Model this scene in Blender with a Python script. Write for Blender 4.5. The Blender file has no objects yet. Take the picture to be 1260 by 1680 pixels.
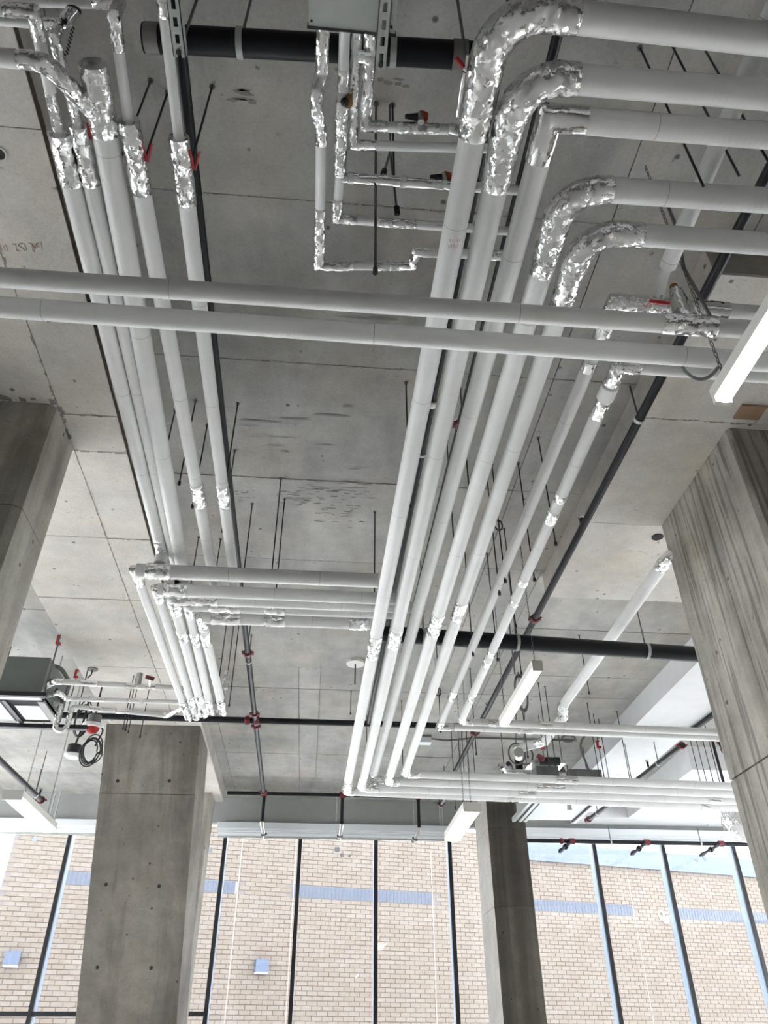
import bpy, bmesh, math, random
from mathutils import Vector, Matrix, noise
random.seed(7)
S = bpy.context.scene
COL = S.collection

# ------------------------------------------------------------------ camera
# world: X right, Y towards the glazed front, Z up, floor at 0, camera 1.6 m above it
EYE = 1.6
FPX, CX, CY = 1239.93, 630.0, 840.0                      # focal length and centre for a 1260 x 1680 frame
AX = Vector((0.99614798, 0.0485646, 0.07301154))          # the room's axes in the camera's (right, down, forward)
AY = Vector((-0.08760565, 0.58728235, 0.80462705))
AZ = Vector((-0.00379913, -0.80792384, 0.58927466))
cam_d = bpy.data.cameras.new('camera')
cam = bpy.data.objects.new('camera', cam_d); COL.objects.link(cam)
cam_d.sensor_fit = 'HORIZONTAL'; cam_d.sensor_width = 36.0; cam_d.lens = FPX / 1260.0 * 36.0
cam_d.clip_start = 0.02; cam_d.clip_end = 500
cr, cd, cf = (Vector((AX[i], AY[i], AZ[i])) for i in range(3))
cam.matrix_world = Matrix(((cr.x, -cd.x, -cf.x, 0), (cr.y, -cd.y, -cf.y, 0), (cr.z, -cd.z, -cf.z, EYE), (0, 0, 0, 1)))
S.camera = cam

# ------------------------------------------------------------------ sky and exposure
W = bpy.data.worlds.new('overcast_sky'); S.world = W; W.use_nodes = True
wn = W.node_tree.nodes; wl = W.node_tree.links
bg = wn['Background']; bg.inputs['Color'].default_value = (0.92, 0.96, 1.0, 1); bg.inputs['Strength'].default_value = 7.0
S.view_settings.view_transform = 'Standard'; S.view_settings.look = 'None'
S.view_settings.gamma = 1.0; S.view_settings.use_curve_mapping = False
S.view_settings.exposure = 0.98
LAMP = 4.4            # emission of the tube fixtures

# ------------------------------------------------------------------ pixel rays -> points of the room
def ray(px, py):
    d = Vector((px - CX, py - CY, FPX))
    return Vector((d.dot(AX), d.dot(AY), d.dot(AZ)))
def ph(px, py, h):                                        # point on the horizontal plane h above the eye
    r = ray(px, py); r = r * (h / r.z); return Vector((r.x, r.y, r.z + EYE))
def pyy(px, py, y):
    r = ray(px, py); r = r * (y / r.y); return Vector((r.x, r.y, r.z + EYE))
def pxx(px, py, x):
    r = ray(px, py); r = r * (x / r.x); return Vector((r.x, r.y, r.z + EYE))
def proj(p):
    q = AX * p.x + AY * p.y + AZ * (p.z - EYE)
    if q.z < 0.05: return (1e6, 1e6)
    return (CX + FPX * q.x / q.z, CY + FPX * q.y / q.z)

# ------------------------------------------------------------------ materials
MATS = {}
def new_mat(name):
    m = bpy.data.materials.new(name); m.use_nodes = True; MATS[name] = m
    return m, m.node_tree.nodes, m.node_tree.links, m.node_tree.nodes['Principled BSDF']
def noise_node(n, l, scale, detail=4, rough=0.55, vec=None, dist=0.0):
    t = n.new('ShaderNodeTexNoise'); t.inputs['Scale'].default_value = scale
    t.inputs['Detail'].default_value = detail; t.inputs['Roughness'].default_value = rough
    t.inputs['Distortion'].default_value = dist
    if vec is not None: l.new(vec, t.inputs['Vector'])
    return t
def ramp(n, l, src, stops):
    r = n.new('ShaderNodeValToRGB'); e = r.color_ramp.elements
    while len(e) < len(stops): e.new(0.5)
    for k, (p, c) in enumerate(stops):
        e[k].position = p; e[k].color = (c, c, c, 1) if not isinstance(c, tuple) else (*c, 1)
    l.new(src, r.inputs['Fac']); return r
def mixc(n, l, kind, fac, a, b):
    m = n.new('ShaderNodeMix'); m.data_type = 'RGBA'; m.blend_type = kind
    for sock, v in ((0, fac), (6, a), (7, b)):
        if hasattr(v, 'is_output'): l.new(v, m.inputs[sock])
        elif isinstance(v, tuple): m.inputs[sock].default_value = (*v, 1)
        else: m.inputs[sock].default_value = v
    return m.outputs[2]
def bump(n, l, b, height, strength, dist=0.01):
    k = n.new('ShaderNodeBump'); k.inputs['Strength'].default_value = strength; k.inputs['Distance'].default_value = dist
    l.new(height, k.inputs['Height']); l.new(k.outputs['Normal'], b.inputs['Normal']); return k
def coords(n, l, stretch=None):
    g = n.new('ShaderNodeNewGeometry')
    if stretch is None: return g.outputs['Position']
    m = n.new('ShaderNodeMapping'); m.inputs['Scale'].default_value = stretch
    l.new(g.outputs['Position'], m.inputs['Vector']); return m.outputs['Vector']

def plain(name, col, rough=0.5, metal=0.0, bscale=None, bstr=0.1, spec=None, vary=0.0):
    m, n, l, b = new_mat(name)
    b.inputs['Base Color'].default_value = (*col, 1); b.inputs['Roughness'].default_value = rough; b.inputs['Metallic'].default_value = metal
    if spec is not None: b.inputs['Specular IOR Level'].default_value = spec
    p = coords(n, l)
    if vary:
        t = noise_node(n, l, 6.0, 5, vec=p)
        r = ramp(n, l, t.outputs['Fac'], ((0.3, 1 - vary), (0.7, 1.0)))
        l.new(mixc(n, l, 'MULTIPLY', 1.0, col, r.outputs['Color']), b.inputs['Base Color'])
    if bscale:
        t = noise_node(n, l, bscale, 3, vec=p); bump(n, l, b, t.outputs['Fac'], bstr)
    return m

def concrete(name, col, streak=None, blotch=0.35, pits=True, rough=0.85, dark=0.5, board=None, mott=0.76):
    m, n, l, b = new_mat(name)
    p = coords(n, l)
    big = noise_node(n, l, 0.9, 6, 0.6, p); mid = noise_node(n, l, 5.0, 6, 0.65, p); fine = noise_node(n, l, 60.0, 4, 0.6, p)
    r1 = ramp(n, l, big.outputs['Fac'], ((0.3, 1 - blotch), (0.7, 1.0)))
    r2 = ramp(n, l, mid.outputs['Fac'], ((0.3, mott), (0.65, 1.0)))
    r3 = ramp(n, l, fine.outputs['Fac'], ((0.3, 0.9), (0.7, 1.04)))
    c = mixc(n, l, 'MULTIPLY', 1.0, col, r1.outputs['Color'])
    c = mixc(n, l, 'MULTIPLY', 1.0, c, r2.outputs['Color'])
    c = mixc(n, l, 'MULTIPLY', 1.0, c, r3.outputs['Color'])
    warm = noise_node(n, l, 2.2, 3, 0.5, p)
    rw = ramp(n, l, warm.outputs['Fac'], ((0.45, (1.0, 1.0, 1.0)), (0.75, (1.05, 1.0, 0.93))))
    c = mixc(n, l, 'MULTIPLY', 1.0, c, rw.outputs['Color'])
    h = fine.outputs['Fac']
    if streak:                                            # water streaks and board grain run along one axis
        q = coords(n, l, streak)
        s1 = noise_node(n, l, 3.2, 5, 0.6, q, 0.4)
        rs = ramp(n, l, s1.outputs['Fac'], ((0.38, dark), (0.56, 1.0)))
        c = mixc(n, l, 'MULTIPLY', 0.85, c, rs.outputs['Color'])
        if board:
            s2 = noise_node(n, l, 16.0, 3, 0.5, q, 0.2)
            rb = ramp(n, l, s2.outputs['Fac'], ((0.40, 0.0), (0.47, 1.0)))
            rb2 = ramp(n, l, s2.outputs['Fac'], ((0.40, 0.45), (0.47, 1.0)))
            c = mixc(n, l, 'MULTIPLY', board, c, rb2.outputs['Color']); h = rb.outputs['Color']
    if pits:                                              # bug holes and scuffs
        v = n.new('ShaderNodeTexVoronoi'); v.inputs['Scale'].default_value = 7.0; l.new(p, v.inputs['Vector'])
        rv = ramp(n, l, v.outputs['Distance'], ((0.07, 0.3), (0.13, 1.0)))
        gate = ramp(n, l, mid.outputs['Fac'], ((0.50, 0.0), (0.55, 1.0)))
        c = mixc(n, l, 'MULTIPLY', gate.outputs['Color'], c, rv.outputs['Color'])
        q2 = coords(n, l, (5.0, 9.0, 5.0)); sc = noise_node(n, l, 1.6, 7, 0.75, q2, 1.2)
        rsx = ramp(n, l, sc.outputs['Fac'], ((0.30, 0.42), (0.36, 1.0)))
        c = mixc(n, l, 'MULTIPLY', 0.9, c, rsx.outputs['Color'])
    info = n.new('ShaderNodeObjectInfo')
    ri = ramp(n, l, info.outputs['Random'], ((0.0, 0.9), (1.0, 1.04)))
    c = mixc(n, l, 'MULTIPLY', 1.0, c, ri.outputs['Color'])
    l.new(c, b.inputs['Base Color']); b.inputs['Roughness'].default_value = rough
    b.inputs['Specular IOR Level'].default_value = 0.25
    bump(n, l, b, h, 0.35, 0.006)
    return m

def foil_mat(name, base, rough, scale, tilt):
    """crinkled foil: every facet of the crumple leans its own way"""
    m, n, l, b = new_mat(name)
    p = coords(n, l)
    d = noise_node(n, l, scale * 0.5, 3, 0.6, p); dv = n.new('ShaderNodeVectorMath'); dv.operation = 'MULTIPLY_ADD'
    l.new(d.outputs['Color'], dv.inputs[0]); dv.inputs[1].default_value = (0.9 / scale,) * 3; l.new(p, dv.inputs[2])
    g = n.new('ShaderNodeNewGeometry'); acc = g.outputs['Normal']
    for sc, k in ((scale * 0.6, tilt * 1.5), (scale * 1.5, tilt), (scale * 4.0, tilt * 0.45)):
        v = n.new('ShaderNodeTexVoronoi'); v.inputs['Scale'].default_value = sc; l.new(dv.outputs[0], v.inputs['Vector'])
        c = n.new('ShaderNodeVectorMath'); c.operation = 'SUBTRACT'; l.new(v.outputs['Color'], c.inputs[0]); c.inputs[1].default_value = (0.5, 0.5, 0.5)
        a = n.new('ShaderNodeVectorMath'); a.operation = 'MULTIPLY_ADD'; l.new(c.outputs[0], a.inputs[0]); a.inputs[1].default_value = (k,) * 3; l.new(acc, a.inputs[2]); acc = a.outputs[0]
    z = n.new('ShaderNodeVectorMath'); z.operation = 'NORMALIZE'; l.new(acc, z.inputs[0]); l.new(z.outputs[0], b.inputs['Normal'])
    b.inputs['Base Color'].default_value = (*base, 1); b.inputs['Metallic'].default_value = 1.0; b.inputs['Roughness'].default_value = rough
    return m

def build_materials():
    concrete('slab_concrete', (0.615, 0.605, 0.575), streak=(1.0, 0.25, 1.0), dark=0.82, mott=.82)
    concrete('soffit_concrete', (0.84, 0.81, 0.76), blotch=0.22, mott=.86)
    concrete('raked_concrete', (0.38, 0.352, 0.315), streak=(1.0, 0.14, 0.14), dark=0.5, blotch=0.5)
    concrete('board_concrete', (0.64, 0.605, 0.545), streak=(1.3, 1.3, 0.05), dark=0.62, board=0.75)
    concrete('column_concrete', (0.60, 0.57, 0.51), streak=(1.0, 1.0, 0.08), dark=0.6)
    concrete('dark_streaked_concrete', (0.16, 0.145, 0.122), streak=(1.6, 1.6, 0.07), dark=0.5)
    concrete('floor_concrete', (0.84, 0.83, 0.81), pits=False, blotch=0.15)
    concrete('beam_side_concrete', (0.60, 0.575, 0.53), blotch=0.3)
    concrete('stained_concrete', (0.16, 0.13, 0.105), blotch=0.5)
    plain('drywall', (0.80, 0.81, 0.82), 0.8, vary=0.06)
    plain('grey_board', (0.40, 0.41, 0.40), 0.85, vary=0.1)
    plain('scuff', (0.28, 0.268, 0.245), 0.85)
    plain('pale_paving', (0.80, 0.79, 0.77), 0.9)
    plain('dark_board', (0.16, 0.16, 0.16), 0.85)
    plain('white_shade', (0.84, 0.87, 0.90), 0.5)
    plain('jacket_seam', (0.52, 0.52, 0.52), 0.7)
    plain('black_steel', (0.010, 0.011, 0.015), 0.45, 0.0, spec=0.3)
    plain('dark_steel', (0.035, 0.035, 0.04), 0.45, 0.2, spec=0.35)
    plain('grey_rod', (0.16, 0.16, 0.165), 0.4, 0.8)
    plain('red_paint', (0.16, 0.012, 0.02), 0.4)
    plain('bright_red', (0.45, 0.015, 0.02), 0.4)
    plain('galvanized', (0.56, 0.60, 0.585), 0.45, 0.2, vary=0.22)
    plain('fitting_metal', (0.62, 0.62, 0.60), 0.35, 0.9)
    plain('rubber_band_metal', (0.30, 0.29, 0.28), 0.45, 0.4, vary=0.25)
    plain('unit_grey', (0.20, 0.225, 0.22), 0.5, 0.2, vary=0.15)
    plain('unit_white', (0.72, 0.74, 0.76), 0.45)
    plain('dark_void', (0.02, 0.02, 0.022), 0.8)
    plain('cable_black', (0.025, 0.025, 0.03), 0.5)
    plain('cable_grey', (0.16, 0.16, 0.16), 0.55)
    plain('wood', (0.42, 0.27, 0.17), 0.7, vary=0.3)
    plain('brass', (0.30, 0.16, 0.06), 0.35, 0.8)
    plain('orange_cap', (0.36, 0.06, 0.02), 0.5)
    plain('mullion_dark', (0.028, 0.030, 0.032), 0.35, 0.2)
    plain('mullion_silver', (0.17, 0.22, 0.31), 0.4, 0.3)
    plain('mortar', (0.080, 0.067, 0.065), 0.9)
    plain('blue_brick', (0.030, 0.040, 0.062), 0.7, vary=0.15)
    plain('pale_coping', (0.046, 0.060, 0.098), 0.6)
    plain('joint_pale', (0.14, 0.12, 0.105), 0.8)
    plain('lamp_housing', (0.72, 0.71, 0.66), 0.5)
    plain('lamp_blue', (0.034, 0.047, 0.080), 0.6)
    plain('sticker', (0.55, 0.60, 0.66), 0.6)
    plain('pale_tower', (0.10, 0.145, 0.19), 0.6)
    plain('chalk_red', (0.45, 0.22, 0.19), 0.9)
    plain('label_white', (0.78, 0.79, 0.80), 0.6)
    foil_mat('foil', (0.92, 0.92, 0.93), 0.20, 46.0, 0.34)
    foil_mat('smooth_foil', (0.87, 0.87, 0.88), 0.13, 22.0, 0.16)
    # insulation jacket: white kraft paper, faintly quilted
    m, n, l, b = new_mat('jacket')
    p = coords(n, l)
    t = noise_node(n, l, 5.0, 5, 0.6, p); r = ramp(n, l, t.outputs['Fac'], ((0.3, 0.92), (0.7, 1.0)))
    info = n.new('ShaderNodeObjectInfo'); ri = ramp(n, l, info.outputs['Random'], ((0.0, 0.94), (1.0, 1.0)))
    c = mixc(n, l, 'MULTIPLY', 1.0, (0.90, 0.90, 0.895), r.outputs['Color'])
    c = mixc(n, l, 'MULTIPLY', 1.0, c, ri.outputs['Color'])
    l.new(c, b.inputs['Base Color']); b.inputs['Roughness'].default_value = 0.5
    w = n.new('ShaderNodeTexWave'); w.inputs['Scale'].default_value = 14; w.inputs['Distortion'].default_value = 6; w.inputs['Detail'].default_value = 2; l.new(p, w.inputs['Vector'])
    bump(n, l, b, w.outputs['Fac'], 0.12, 0.004)
    # bricks
    m, n, l, b = new_mat('brick')
    p = coords(n, l); info = n.new('ShaderNodeObjectInfo')
    wn_ = n.new('ShaderNodeTexWhiteNoise'); sn = n.new('ShaderNodeVectorMath'); sn.operation = 'SNAP'
    at = n.new('ShaderNodeAttribute'); at.attribute_name = 'tone'
    rr = ramp(n, l, at.outputs['Fac'], ((0.0, (0.088, 0.069, 0.054)), (0.5, (0.094, 0.076, 0.061)), (1.0, (0.097, 0.081, 0.068))))
    t = noise_node(n, l, 30.0, 4, 0.6, p); r = ramp(n, l, t.outputs['Fac'], ((0.3, 0.93), (0.7, 1.03)))
    l.new(mixc(n, l, 'MULTIPLY', 1.0, rr.outputs['Color'], r.outputs['Color']), b.inputs['Base Color']); b.inputs['Roughness'].default_value = 0.9
    # glass: clear with a mirror share that grows at a slant, streaked with dust
    m, n, l, b = new_mat('glass')
    n.remove(b); out = n['Material Output']
    tr = n.new('ShaderNodeBsdfTransparent'); tr.inputs['Color'].default_value = (0.95, 0.96, 0.97, 1)
    gl = n.new('ShaderNodeBsdfGlossy'); gl.inputs['Roughness'].default_value = 0.02
    df = n.new('ShaderNodeBsdfDiffuse'); df.inputs['Color'].default_value = (0.85, 0.87, 0.9, 1)
    fr = n.new('ShaderNodeFresnel'); fr.inputs['IOR'].default_value = 1.5
    mx = n.new('ShaderNodeMixShader'); l.new(fr.outputs['Fac'], mx.inputs['Fac']); l.new(tr.outputs[0], mx.inputs[1]); l.new(gl.outputs[0], mx.inputs[2])
    q = coords(n, l, (6.0, 1.0, 0.25)); d = noise_node(n, l, 3.0, 5, 0.7, q)
    rd = ramp(n, l, d.outputs['Fac'], ((0.45, 0.008), (0.75, 0.045)))
    mx2 = n.new('ShaderNodeMixShader'); l.new(rd.outputs['Color'], mx2.inputs['Fac']); l.new(mx.outputs[0], mx2.inputs[1]); l.new(df.outputs[0], mx2.inputs[2])
    l.new(mx2.outputs[0], out.inputs['Surface'])
    # lit diffuser
    for nm, k in (('lamp_lit', 1.0), ('lamp_lit_soft', 1.0)):
        m, n, l, b = new_mat(nm)
        b.inputs['Base Color'].default_value = (0.9, 0.9, 0.88, 1)
        b.inputs['Emission Color'].default_value = (1.0, 0.965, 0.88, 1); b.inputs['Emission Strength'].default_value = LAMP * k
build_materials()

# ------------------------------------------------------------------ mesh helpers
class MB:
    def __init__(s): s.v = []; s.f = []; s.smooth = True
    def add(s, vs, fs):
        o = len(s.v); s.v += [tuple(v) for v in vs]; s.f += [tuple(i + o for i in f) for f in fs]; return s
    def box(s, lo, hi):
        x0, y0, z0 = lo; x1, y1, z1 = hi
        s.add([(x0, y0, z0), (x1, y0, z0), (x1, y1, z0), (x0, y1, z0), (x0, y0, z1), (x1, y0, z1), (x1, y1, z1), (x0, y1, z1)],
              [(0, 3, 2, 1), (4, 5, 6, 7), (0, 1, 5, 4), (1, 2, 6, 5), (2, 3, 7, 6), (3, 0, 4, 7)]); return s
    def hexa(s, bot, top):                                # two quads, counter-clockwise seen from above
        s.add(list(bot) + list(top), [(3, 2, 1, 0), (4, 5, 6, 7), (0, 1, 5, 4), (1, 2, 6, 5), (2, 3, 7, 6), (3, 0, 4, 7)]); return s
    def prism(s, poly, z0, z1):
        k = len(poly)
        s.add([(x, y, z0) for x, y in poly] + [(x, y, z1) for x, y in poly],
              [tuple(range(k - 1, -1, -1)), tuple(range(k, 2 * k))] + [(i, (i + 1) % k, k + (i + 1) % k, k + i) for i in range(k)]); return s
    def tube(s, pts, r, n=18, caps=True, jitter=0.0, freq=25.0, seed=0.0):
        pts = [Vector(p) for p in pts]; k = len(pts)
        rs = r if isinstance(r, (list, tuple)) else [r] * k
        t0 = (pts[1] - pts[0]).normalized()
        a = Vector((0, 0, 1)) if abs(t0.z) < 0.9 else Vector((1, 0, 0))
        u = t0.cross(a).normalized(); vs = []; tp = t0
        for i, p in enumerate(pts):
            ti = (p - pts[i - 1]).normalized() if i else None; to = (pts[i + 1] - p).normalized() if i < k - 1 else None
            t = ti if to is None else to if ti is None else (ti + to)
            t = t.normalized() if t.length > 1e-9 else tp
            u = (u - t * u.dot(t)); u = u.normalized() if u.length > 1e-6 else t.orthogonal().normalized(); w = t.cross(u); tp = t
            md = None
            if 0 < i < k - 1:                             # mitre: widen the ring across a sharp corner
                q = to - ti
                if q.length > 0.02: md = q.normalized(); ms = min(1.0 / max(0.2, math.cos(ti.angle(to) / 2)), 2.2)
            for j in range(n):
                g = 2 * math.pi * j / n; d = u * math.cos(g) + w * math.sin(g); rr = rs[i]
                if md is not None: d = d + md * (d.dot(md) * (ms - 1.0))
                if jitter:
                    q = (p + d * rr) * freq + Vector((seed, seed, seed))
                    rr += jitter * (noise.noise(q) + 0.6 * abs(noise.noise(q * 2.3)) + 0.35 * noise.noise(q * 4.7))
                vs.append(p + d * rr)
        fs = [(i * n + j, i * n + (j + 1) % n, (i + 1) * n + (j + 1) % n, (i + 1) * n + j) for i in range(k - 1) for j in range(n)]
        if caps: fs += [tuple(range(n - 1, -1, -1)), tuple(range((k - 1) * n, k * n))]
        return s.add(vs, fs)
    def disc(s, c, axis, r, th, n=20):
        axis = Vector(axis).normalized(); c = Vector(c); return s.tube([c - axis * th / 2, c + axis * th / 2], r, n)
    def ball(s, c, r, n=10, m=7, sq=(1, 1, 1)):
        c = Vector(c); vs = []
        for i in range(m + 1):
            a = math.pi * i / m
            for j in range(n):
                b = 2 * math.pi * j / n
                vs.append(c + Vector((r * sq[0] * math.sin(a) * math.cos(b), r * sq[1] * math.sin(a) * math.sin(b), r * sq[2] * math.cos(a))))
        fs = [(i * n + j, i * n + (j + 1) % n, (i + 1) * n + (j + 1) % n, (i + 1) * n + j) for i in range(m) for j in range(n)]
        return s.add(vs, fs)
    def mesh(s, name, mat, smooth=True, angle=40):
        me = bpy.data.meshes.new(name); me.from_pydata(s.v, [], s.f); me.materials.append(MATS[mat])
        bm = bmesh.new(); bm.from_mesh(me); bmesh.ops.recalc_face_normals(bm, faces=bm.faces); 
        if smooth:
            for f in bm.faces: f.smooth = True
            for e in bm.edges:
                if len(e.link_faces) == 2 and e.calc_face_angle(0) > math.radians(angle): e.smooth = False
        bm.to_mesh(me); bm.free(); return me
    def build(s, name, mat, parent=None, smooth=True, angle=40, origin=None):
        if origin is not None:
            o = Vector(origin); s.v = [tuple(Vector(v) - o) for v in s.v]
        me = s.mesh(name, mat, smooth, angle); ob = bpy.data.objects.new(name, me); COL.objects.link(ob)
        if origin is not None: ob.location = origin
        if parent is not None:
            ob.parent = parent; ob.matrix_parent_inverse = Matrix.Translation(parent.location).inverted() if origin is None else Matrix.Identity(4)
            if origin is None: pass
        return ob
def tag(o, label=None, cat=None, group=None, kind=None):
    if label: o['label'] = label
    if cat: o['category'] = cat
    if group: o['group'] = group
    if kind: o['kind'] = kind
    return o
def thing(name, loc, label, cat, group=None):
    o = bpy.data.objects.new(name, None); COL.objects.link(o); o.location = loc; o.empty_display_size = 0.1
    return tag(o, label, cat, group)
def struct(name, mb, mat, parent=None, smooth=False):
    o = mb.build(name, mat, parent, smooth)
    if parent is None: o['kind'] = 'structure'
    return o

def rounded(pts, rad, step=7):
    pts = [Vector(p) for p in pts]; out = [pts[0]]
    rads = rad if isinstance(rad, (list, tuple)) else [rad] * (len(pts) - 2)
    for i in range(1, len(pts) - 1):
        p, a, b = pts[i], pts[i - 1], pts[i + 1]
        da, db = (a - p), (b - p); la, lb = da.length, db.length; da.normalize(); db.normalize()
        ang = da.angle(db); r = rads[i - 1]
        if r <= 1e-5 or ang > math.pi - 0.02: out.append(p); continue
        d = min(r / math.tan(ang / 2), la * 0.49, lb * 0.49); r = d * math.tan(ang / 2)
        s, e = p + da * d, p + db * d; bis = (da + db).normalized(); c = p + bis * (r / math.sin(ang / 2))
        vs, ve = s - c, e - c; tot = vs.angle(ve); ax = vs.cross(ve).normalized()
        for k in range(step + 1): out.append(c + Matrix.Rotation(tot * k / step, 3, ax) @ vs)
    out.append(pts[-1]); return out
def cum(pts):
    s = [0.0]
    for a, b in zip(pts, pts[1:]): s.append(s[-1] + (Vector(b) - Vector(a)).length)
    return s
def at_s(pts, ss, s):
    s = max(0.0, min(s, ss[-1]))
    for i in range(len(ss) - 1):
        if s <= ss[i + 1]:
            k = 0 if ss[i + 1] == ss[i] else (s - ss[i]) / (ss[i + 1] - ss[i]); return pts[i].lerp(pts[i + 1], k)
    return pts[-1]
def sub(pts, s0, s1, step=None):
    ss = cum(pts)
    if step:
        k = max(2, int((s1 - s0) / step) + 1); return [at_s(pts, ss, s0 + (s1 - s0) * i / (k - 1)) for i in range(k)]
    return [at_s(pts, ss, s0)] + [p for p, q in zip(pts, ss) if s0 + 1e-4 < q < s1 - 1e-4] + [at_s(pts, ss, s1)]
def s_of(pts, px, py):                                    # arc length of the path point that shows nearest a pixel
    ss = cum(pts); best = (1e18, 0.0); N = 1600
    for i in range(N + 1):
        s = ss[-1] * i / N; x, y = proj(at_s(pts, ss, s)); d = (x - px) ** 2 + (y - py) ** 2
        if d < best[0]: best = (d, s)
    return best[1]

def tone_attr(ob, f):
    at = ob.data.attributes.new('tone', 'FLOAT', 'FACE')
    at.data.foreach_set('value', [f() for _ in range(len(ob.data.polygons))])

# ------------------------------------------------------------------ structure
SL, SO = 3.6 + EYE, 3.38 + EYE                            # slab underside, drop-band underside
YF = 13.3                                                 # plane of the glazed front
struct('floor', MB().box((-10, -9, -0.2), (12, YF + 0.25, 0)), 'floor_concrete')
pave = struct('ground', MB().box((-60, YF + 0.25, -0.35), (60, 60, -0.05)), 'pale_paving')
ceil = struct('ceiling', MB().box((-10, -9, SL + 0.03), (12, YF + 0.35, SL + 0.4)), 'slab_concrete')
# every plywood panel left its own face in the slab: pieces with recessed joints between them
rows = [-9, -6.9, -4.6, -2.3, -0.05, 1.1, 2.23, 3.36, 4.55, 5.69, 6.81, 7.95, 8.55, 9.75, 10.9, 12.05, YF + 0.3]
def panel_row(y0, y1, xs):
    for x0, x1 in zip(xs, xs[1:]):
        g = 0.003; dz = random.uniform(-0.0025, 0.0025); th = 0.034
        o = MB().box((x0 + g, y0 + g, SL + dz), (x1 - g, y1 - g, SL + th)).build('formwork_panel', 'slab_concrete', ceil, False)
for y0, y1 in zip(rows, rows[1:]):
    if y0 > 7: xs = [-10, -7.5, -5, -2.62, -1.3, -0.25, 0.0, 1.18, 1.95, 3.9, 6.3, 9, 12]
    elif y0 > 5: xs = [-10, -7.5, -5, -2.62, -1.3, 1.18, 1.42, 1.95, 4.3, 6.5, 9, 12]
    else: xs = [-10, -7.5, -5, -2.62, -1.3, 1.42, 2.2, 4.3, 6.5, 9, 12]
    panel_row(y0, y1, xs)
# form-oil scuffs on the slab, thin smears of darker skin
sc = MB(); rg = random.Random(3)
for cx_, cy_, w_, h_, k_ in ((497, 815, 34, 16, 26), (560, 802, 52, 22, 34), (560, 840, 44, 24, 26), (395, 810, 26, 14, 14), (430, 700, 120, 60, 16), (600, 520, 120, 40, 12), (640, 140, 30, 10, 6), (395, 160, 30, 16, 8)):
    for q in range(k_):
        p = ph(cx_ + rg.gauss(0, w_ * .5), cy_ + rg.gauss(0, h_ * .5), 3.5968); L = rg.uniform(.01, .05) * (w_ / 50 + .3); t_ = rg.uniform(.003, .010)
        ring = [p + Vector((L * math.cos(a) * rg.uniform(.7, 1.2), t_ * math.sin(a) * rg.uniform(.6, 1.4), 0)) for a in [i * math.pi / 5 for i in range(10)]]
        sc.add(ring, [tuple(range(10))])
so_ = sc.build('scuff_mark', 'scuff', ceil, False); so_['kind'] = 'stuff'
# left drop band: a wide shallow beam on the column line, with panel joints in its soffit
edge = [(-1.345, -9.0), (-1.36, 1.7), (-1.41, 5.2), (-1.452, 12.66)]
band = struct('trim_1', MB().prism([(-2.55, -9), *edge, (-2.55, 12.66)], SO + 0.02, SL + 0.02), 'beam_side_concrete')
band['label'] = 'wide shallow concrete drop beam along the left column line'
yj = [-9, -6, -3, 0.4, 1.85, 2.95, 3.72, 4.08, 5.15, 6.15, 7.6, 9.25, 10.4, 11.5, 12.655]
def band_x(y):
    for (xa, ya), (xb, yb) in zip(edge, edge[1:]):
        if y <= yb: return xa + (xb - xa) * (y - ya) / (yb - ya)
    return edge[-1][0]
for y0, y1 in zip(yj, yj[1:]):
    g = 0.003; mx = -1.745
    for lo, hi in (((-2.55, -2.55), (mx - g, mx - g)), ((mx + g, mx + g), (band_x(y0) - 0.001, band_x(y1) - 0.001))):
        dz = random.uniform(-0.002, 0.002); z0 = SO + dz
        MB().prism([(lo[0], y0 + g), (hi[0], y0 + g), (hi[1], y1 - g), (lo[1], y1 - g)], z0, SO + 0.022).build('formwork_panel', 'soffit_concrete', band, False)
# dark rust and form-oil stain along the foot of the band's side
st = MB()
for i in range(60):
    y = -1 + i * 0.115; w = 0.045 + 0.03 * noise.noise(Vector((y * 3, 0, 0))); x = band_x(y); x2 = band_x(y + 0.115)
    st.add([(x + 0.0015, y, SO - 0.001), (x2 + 0.0015, y + 0.115, SO - 0.001), (x2 + 0.0015, y + 0.115, SO + w), (x + 0.0015, y, SO + w)], [(0, 1, 2, 3)])
st.build('oil_stain', 'stained_concrete', band, False)
# faint chalk strokes and a cast-in sleeve on the soffit
ck = [(((0, 300), (45, 430)), 1), (((75, 320), (120, 430)), 1), (((135, 300), (180, 430)), 1), (((290, 290), (355, 290), (385, 430), (450, 440)), 0),
      (((530, 280), (450, 275), (418, 318), (480, 360), (540, 392), (562, 440)), 0), (((565, 280), (610, 430)), 0), (((660, 265), (730, 280), (760, 450), (800, 460), (788, 400)), 1),
      (((735, 290), (790, 370), (822, 380), (826, 292)), 1), (((880, 265), (836, 275), (850, 330), (892, 360)), 1), (((945, 240), (975, 410)), 0)]
for red in (0, 1):
    m = MB()
    for pl, c in ck:
        if c == red: m.tube([ph(x / 14, 380 + y / 14, 3.3775) for x, y in pl], 0.0017, 5)
    m.build('chalk_mark', 'chalk_red' if red else 'scuff', band)
c = ph(-2, 252, 3.378); MB().tube([c + Vector((.032 * math.cos(a), .032 * math.sin(a), 0)) for a in [i * math.pi / 10 for i in range(21)]], .005, 6).build('sleeve_rim', 'lamp_housing', band)
MB().disc(c, (0, 0, 1), .03, .004, 18).build('sleeve_hole', 'dark_void', band)
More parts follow.
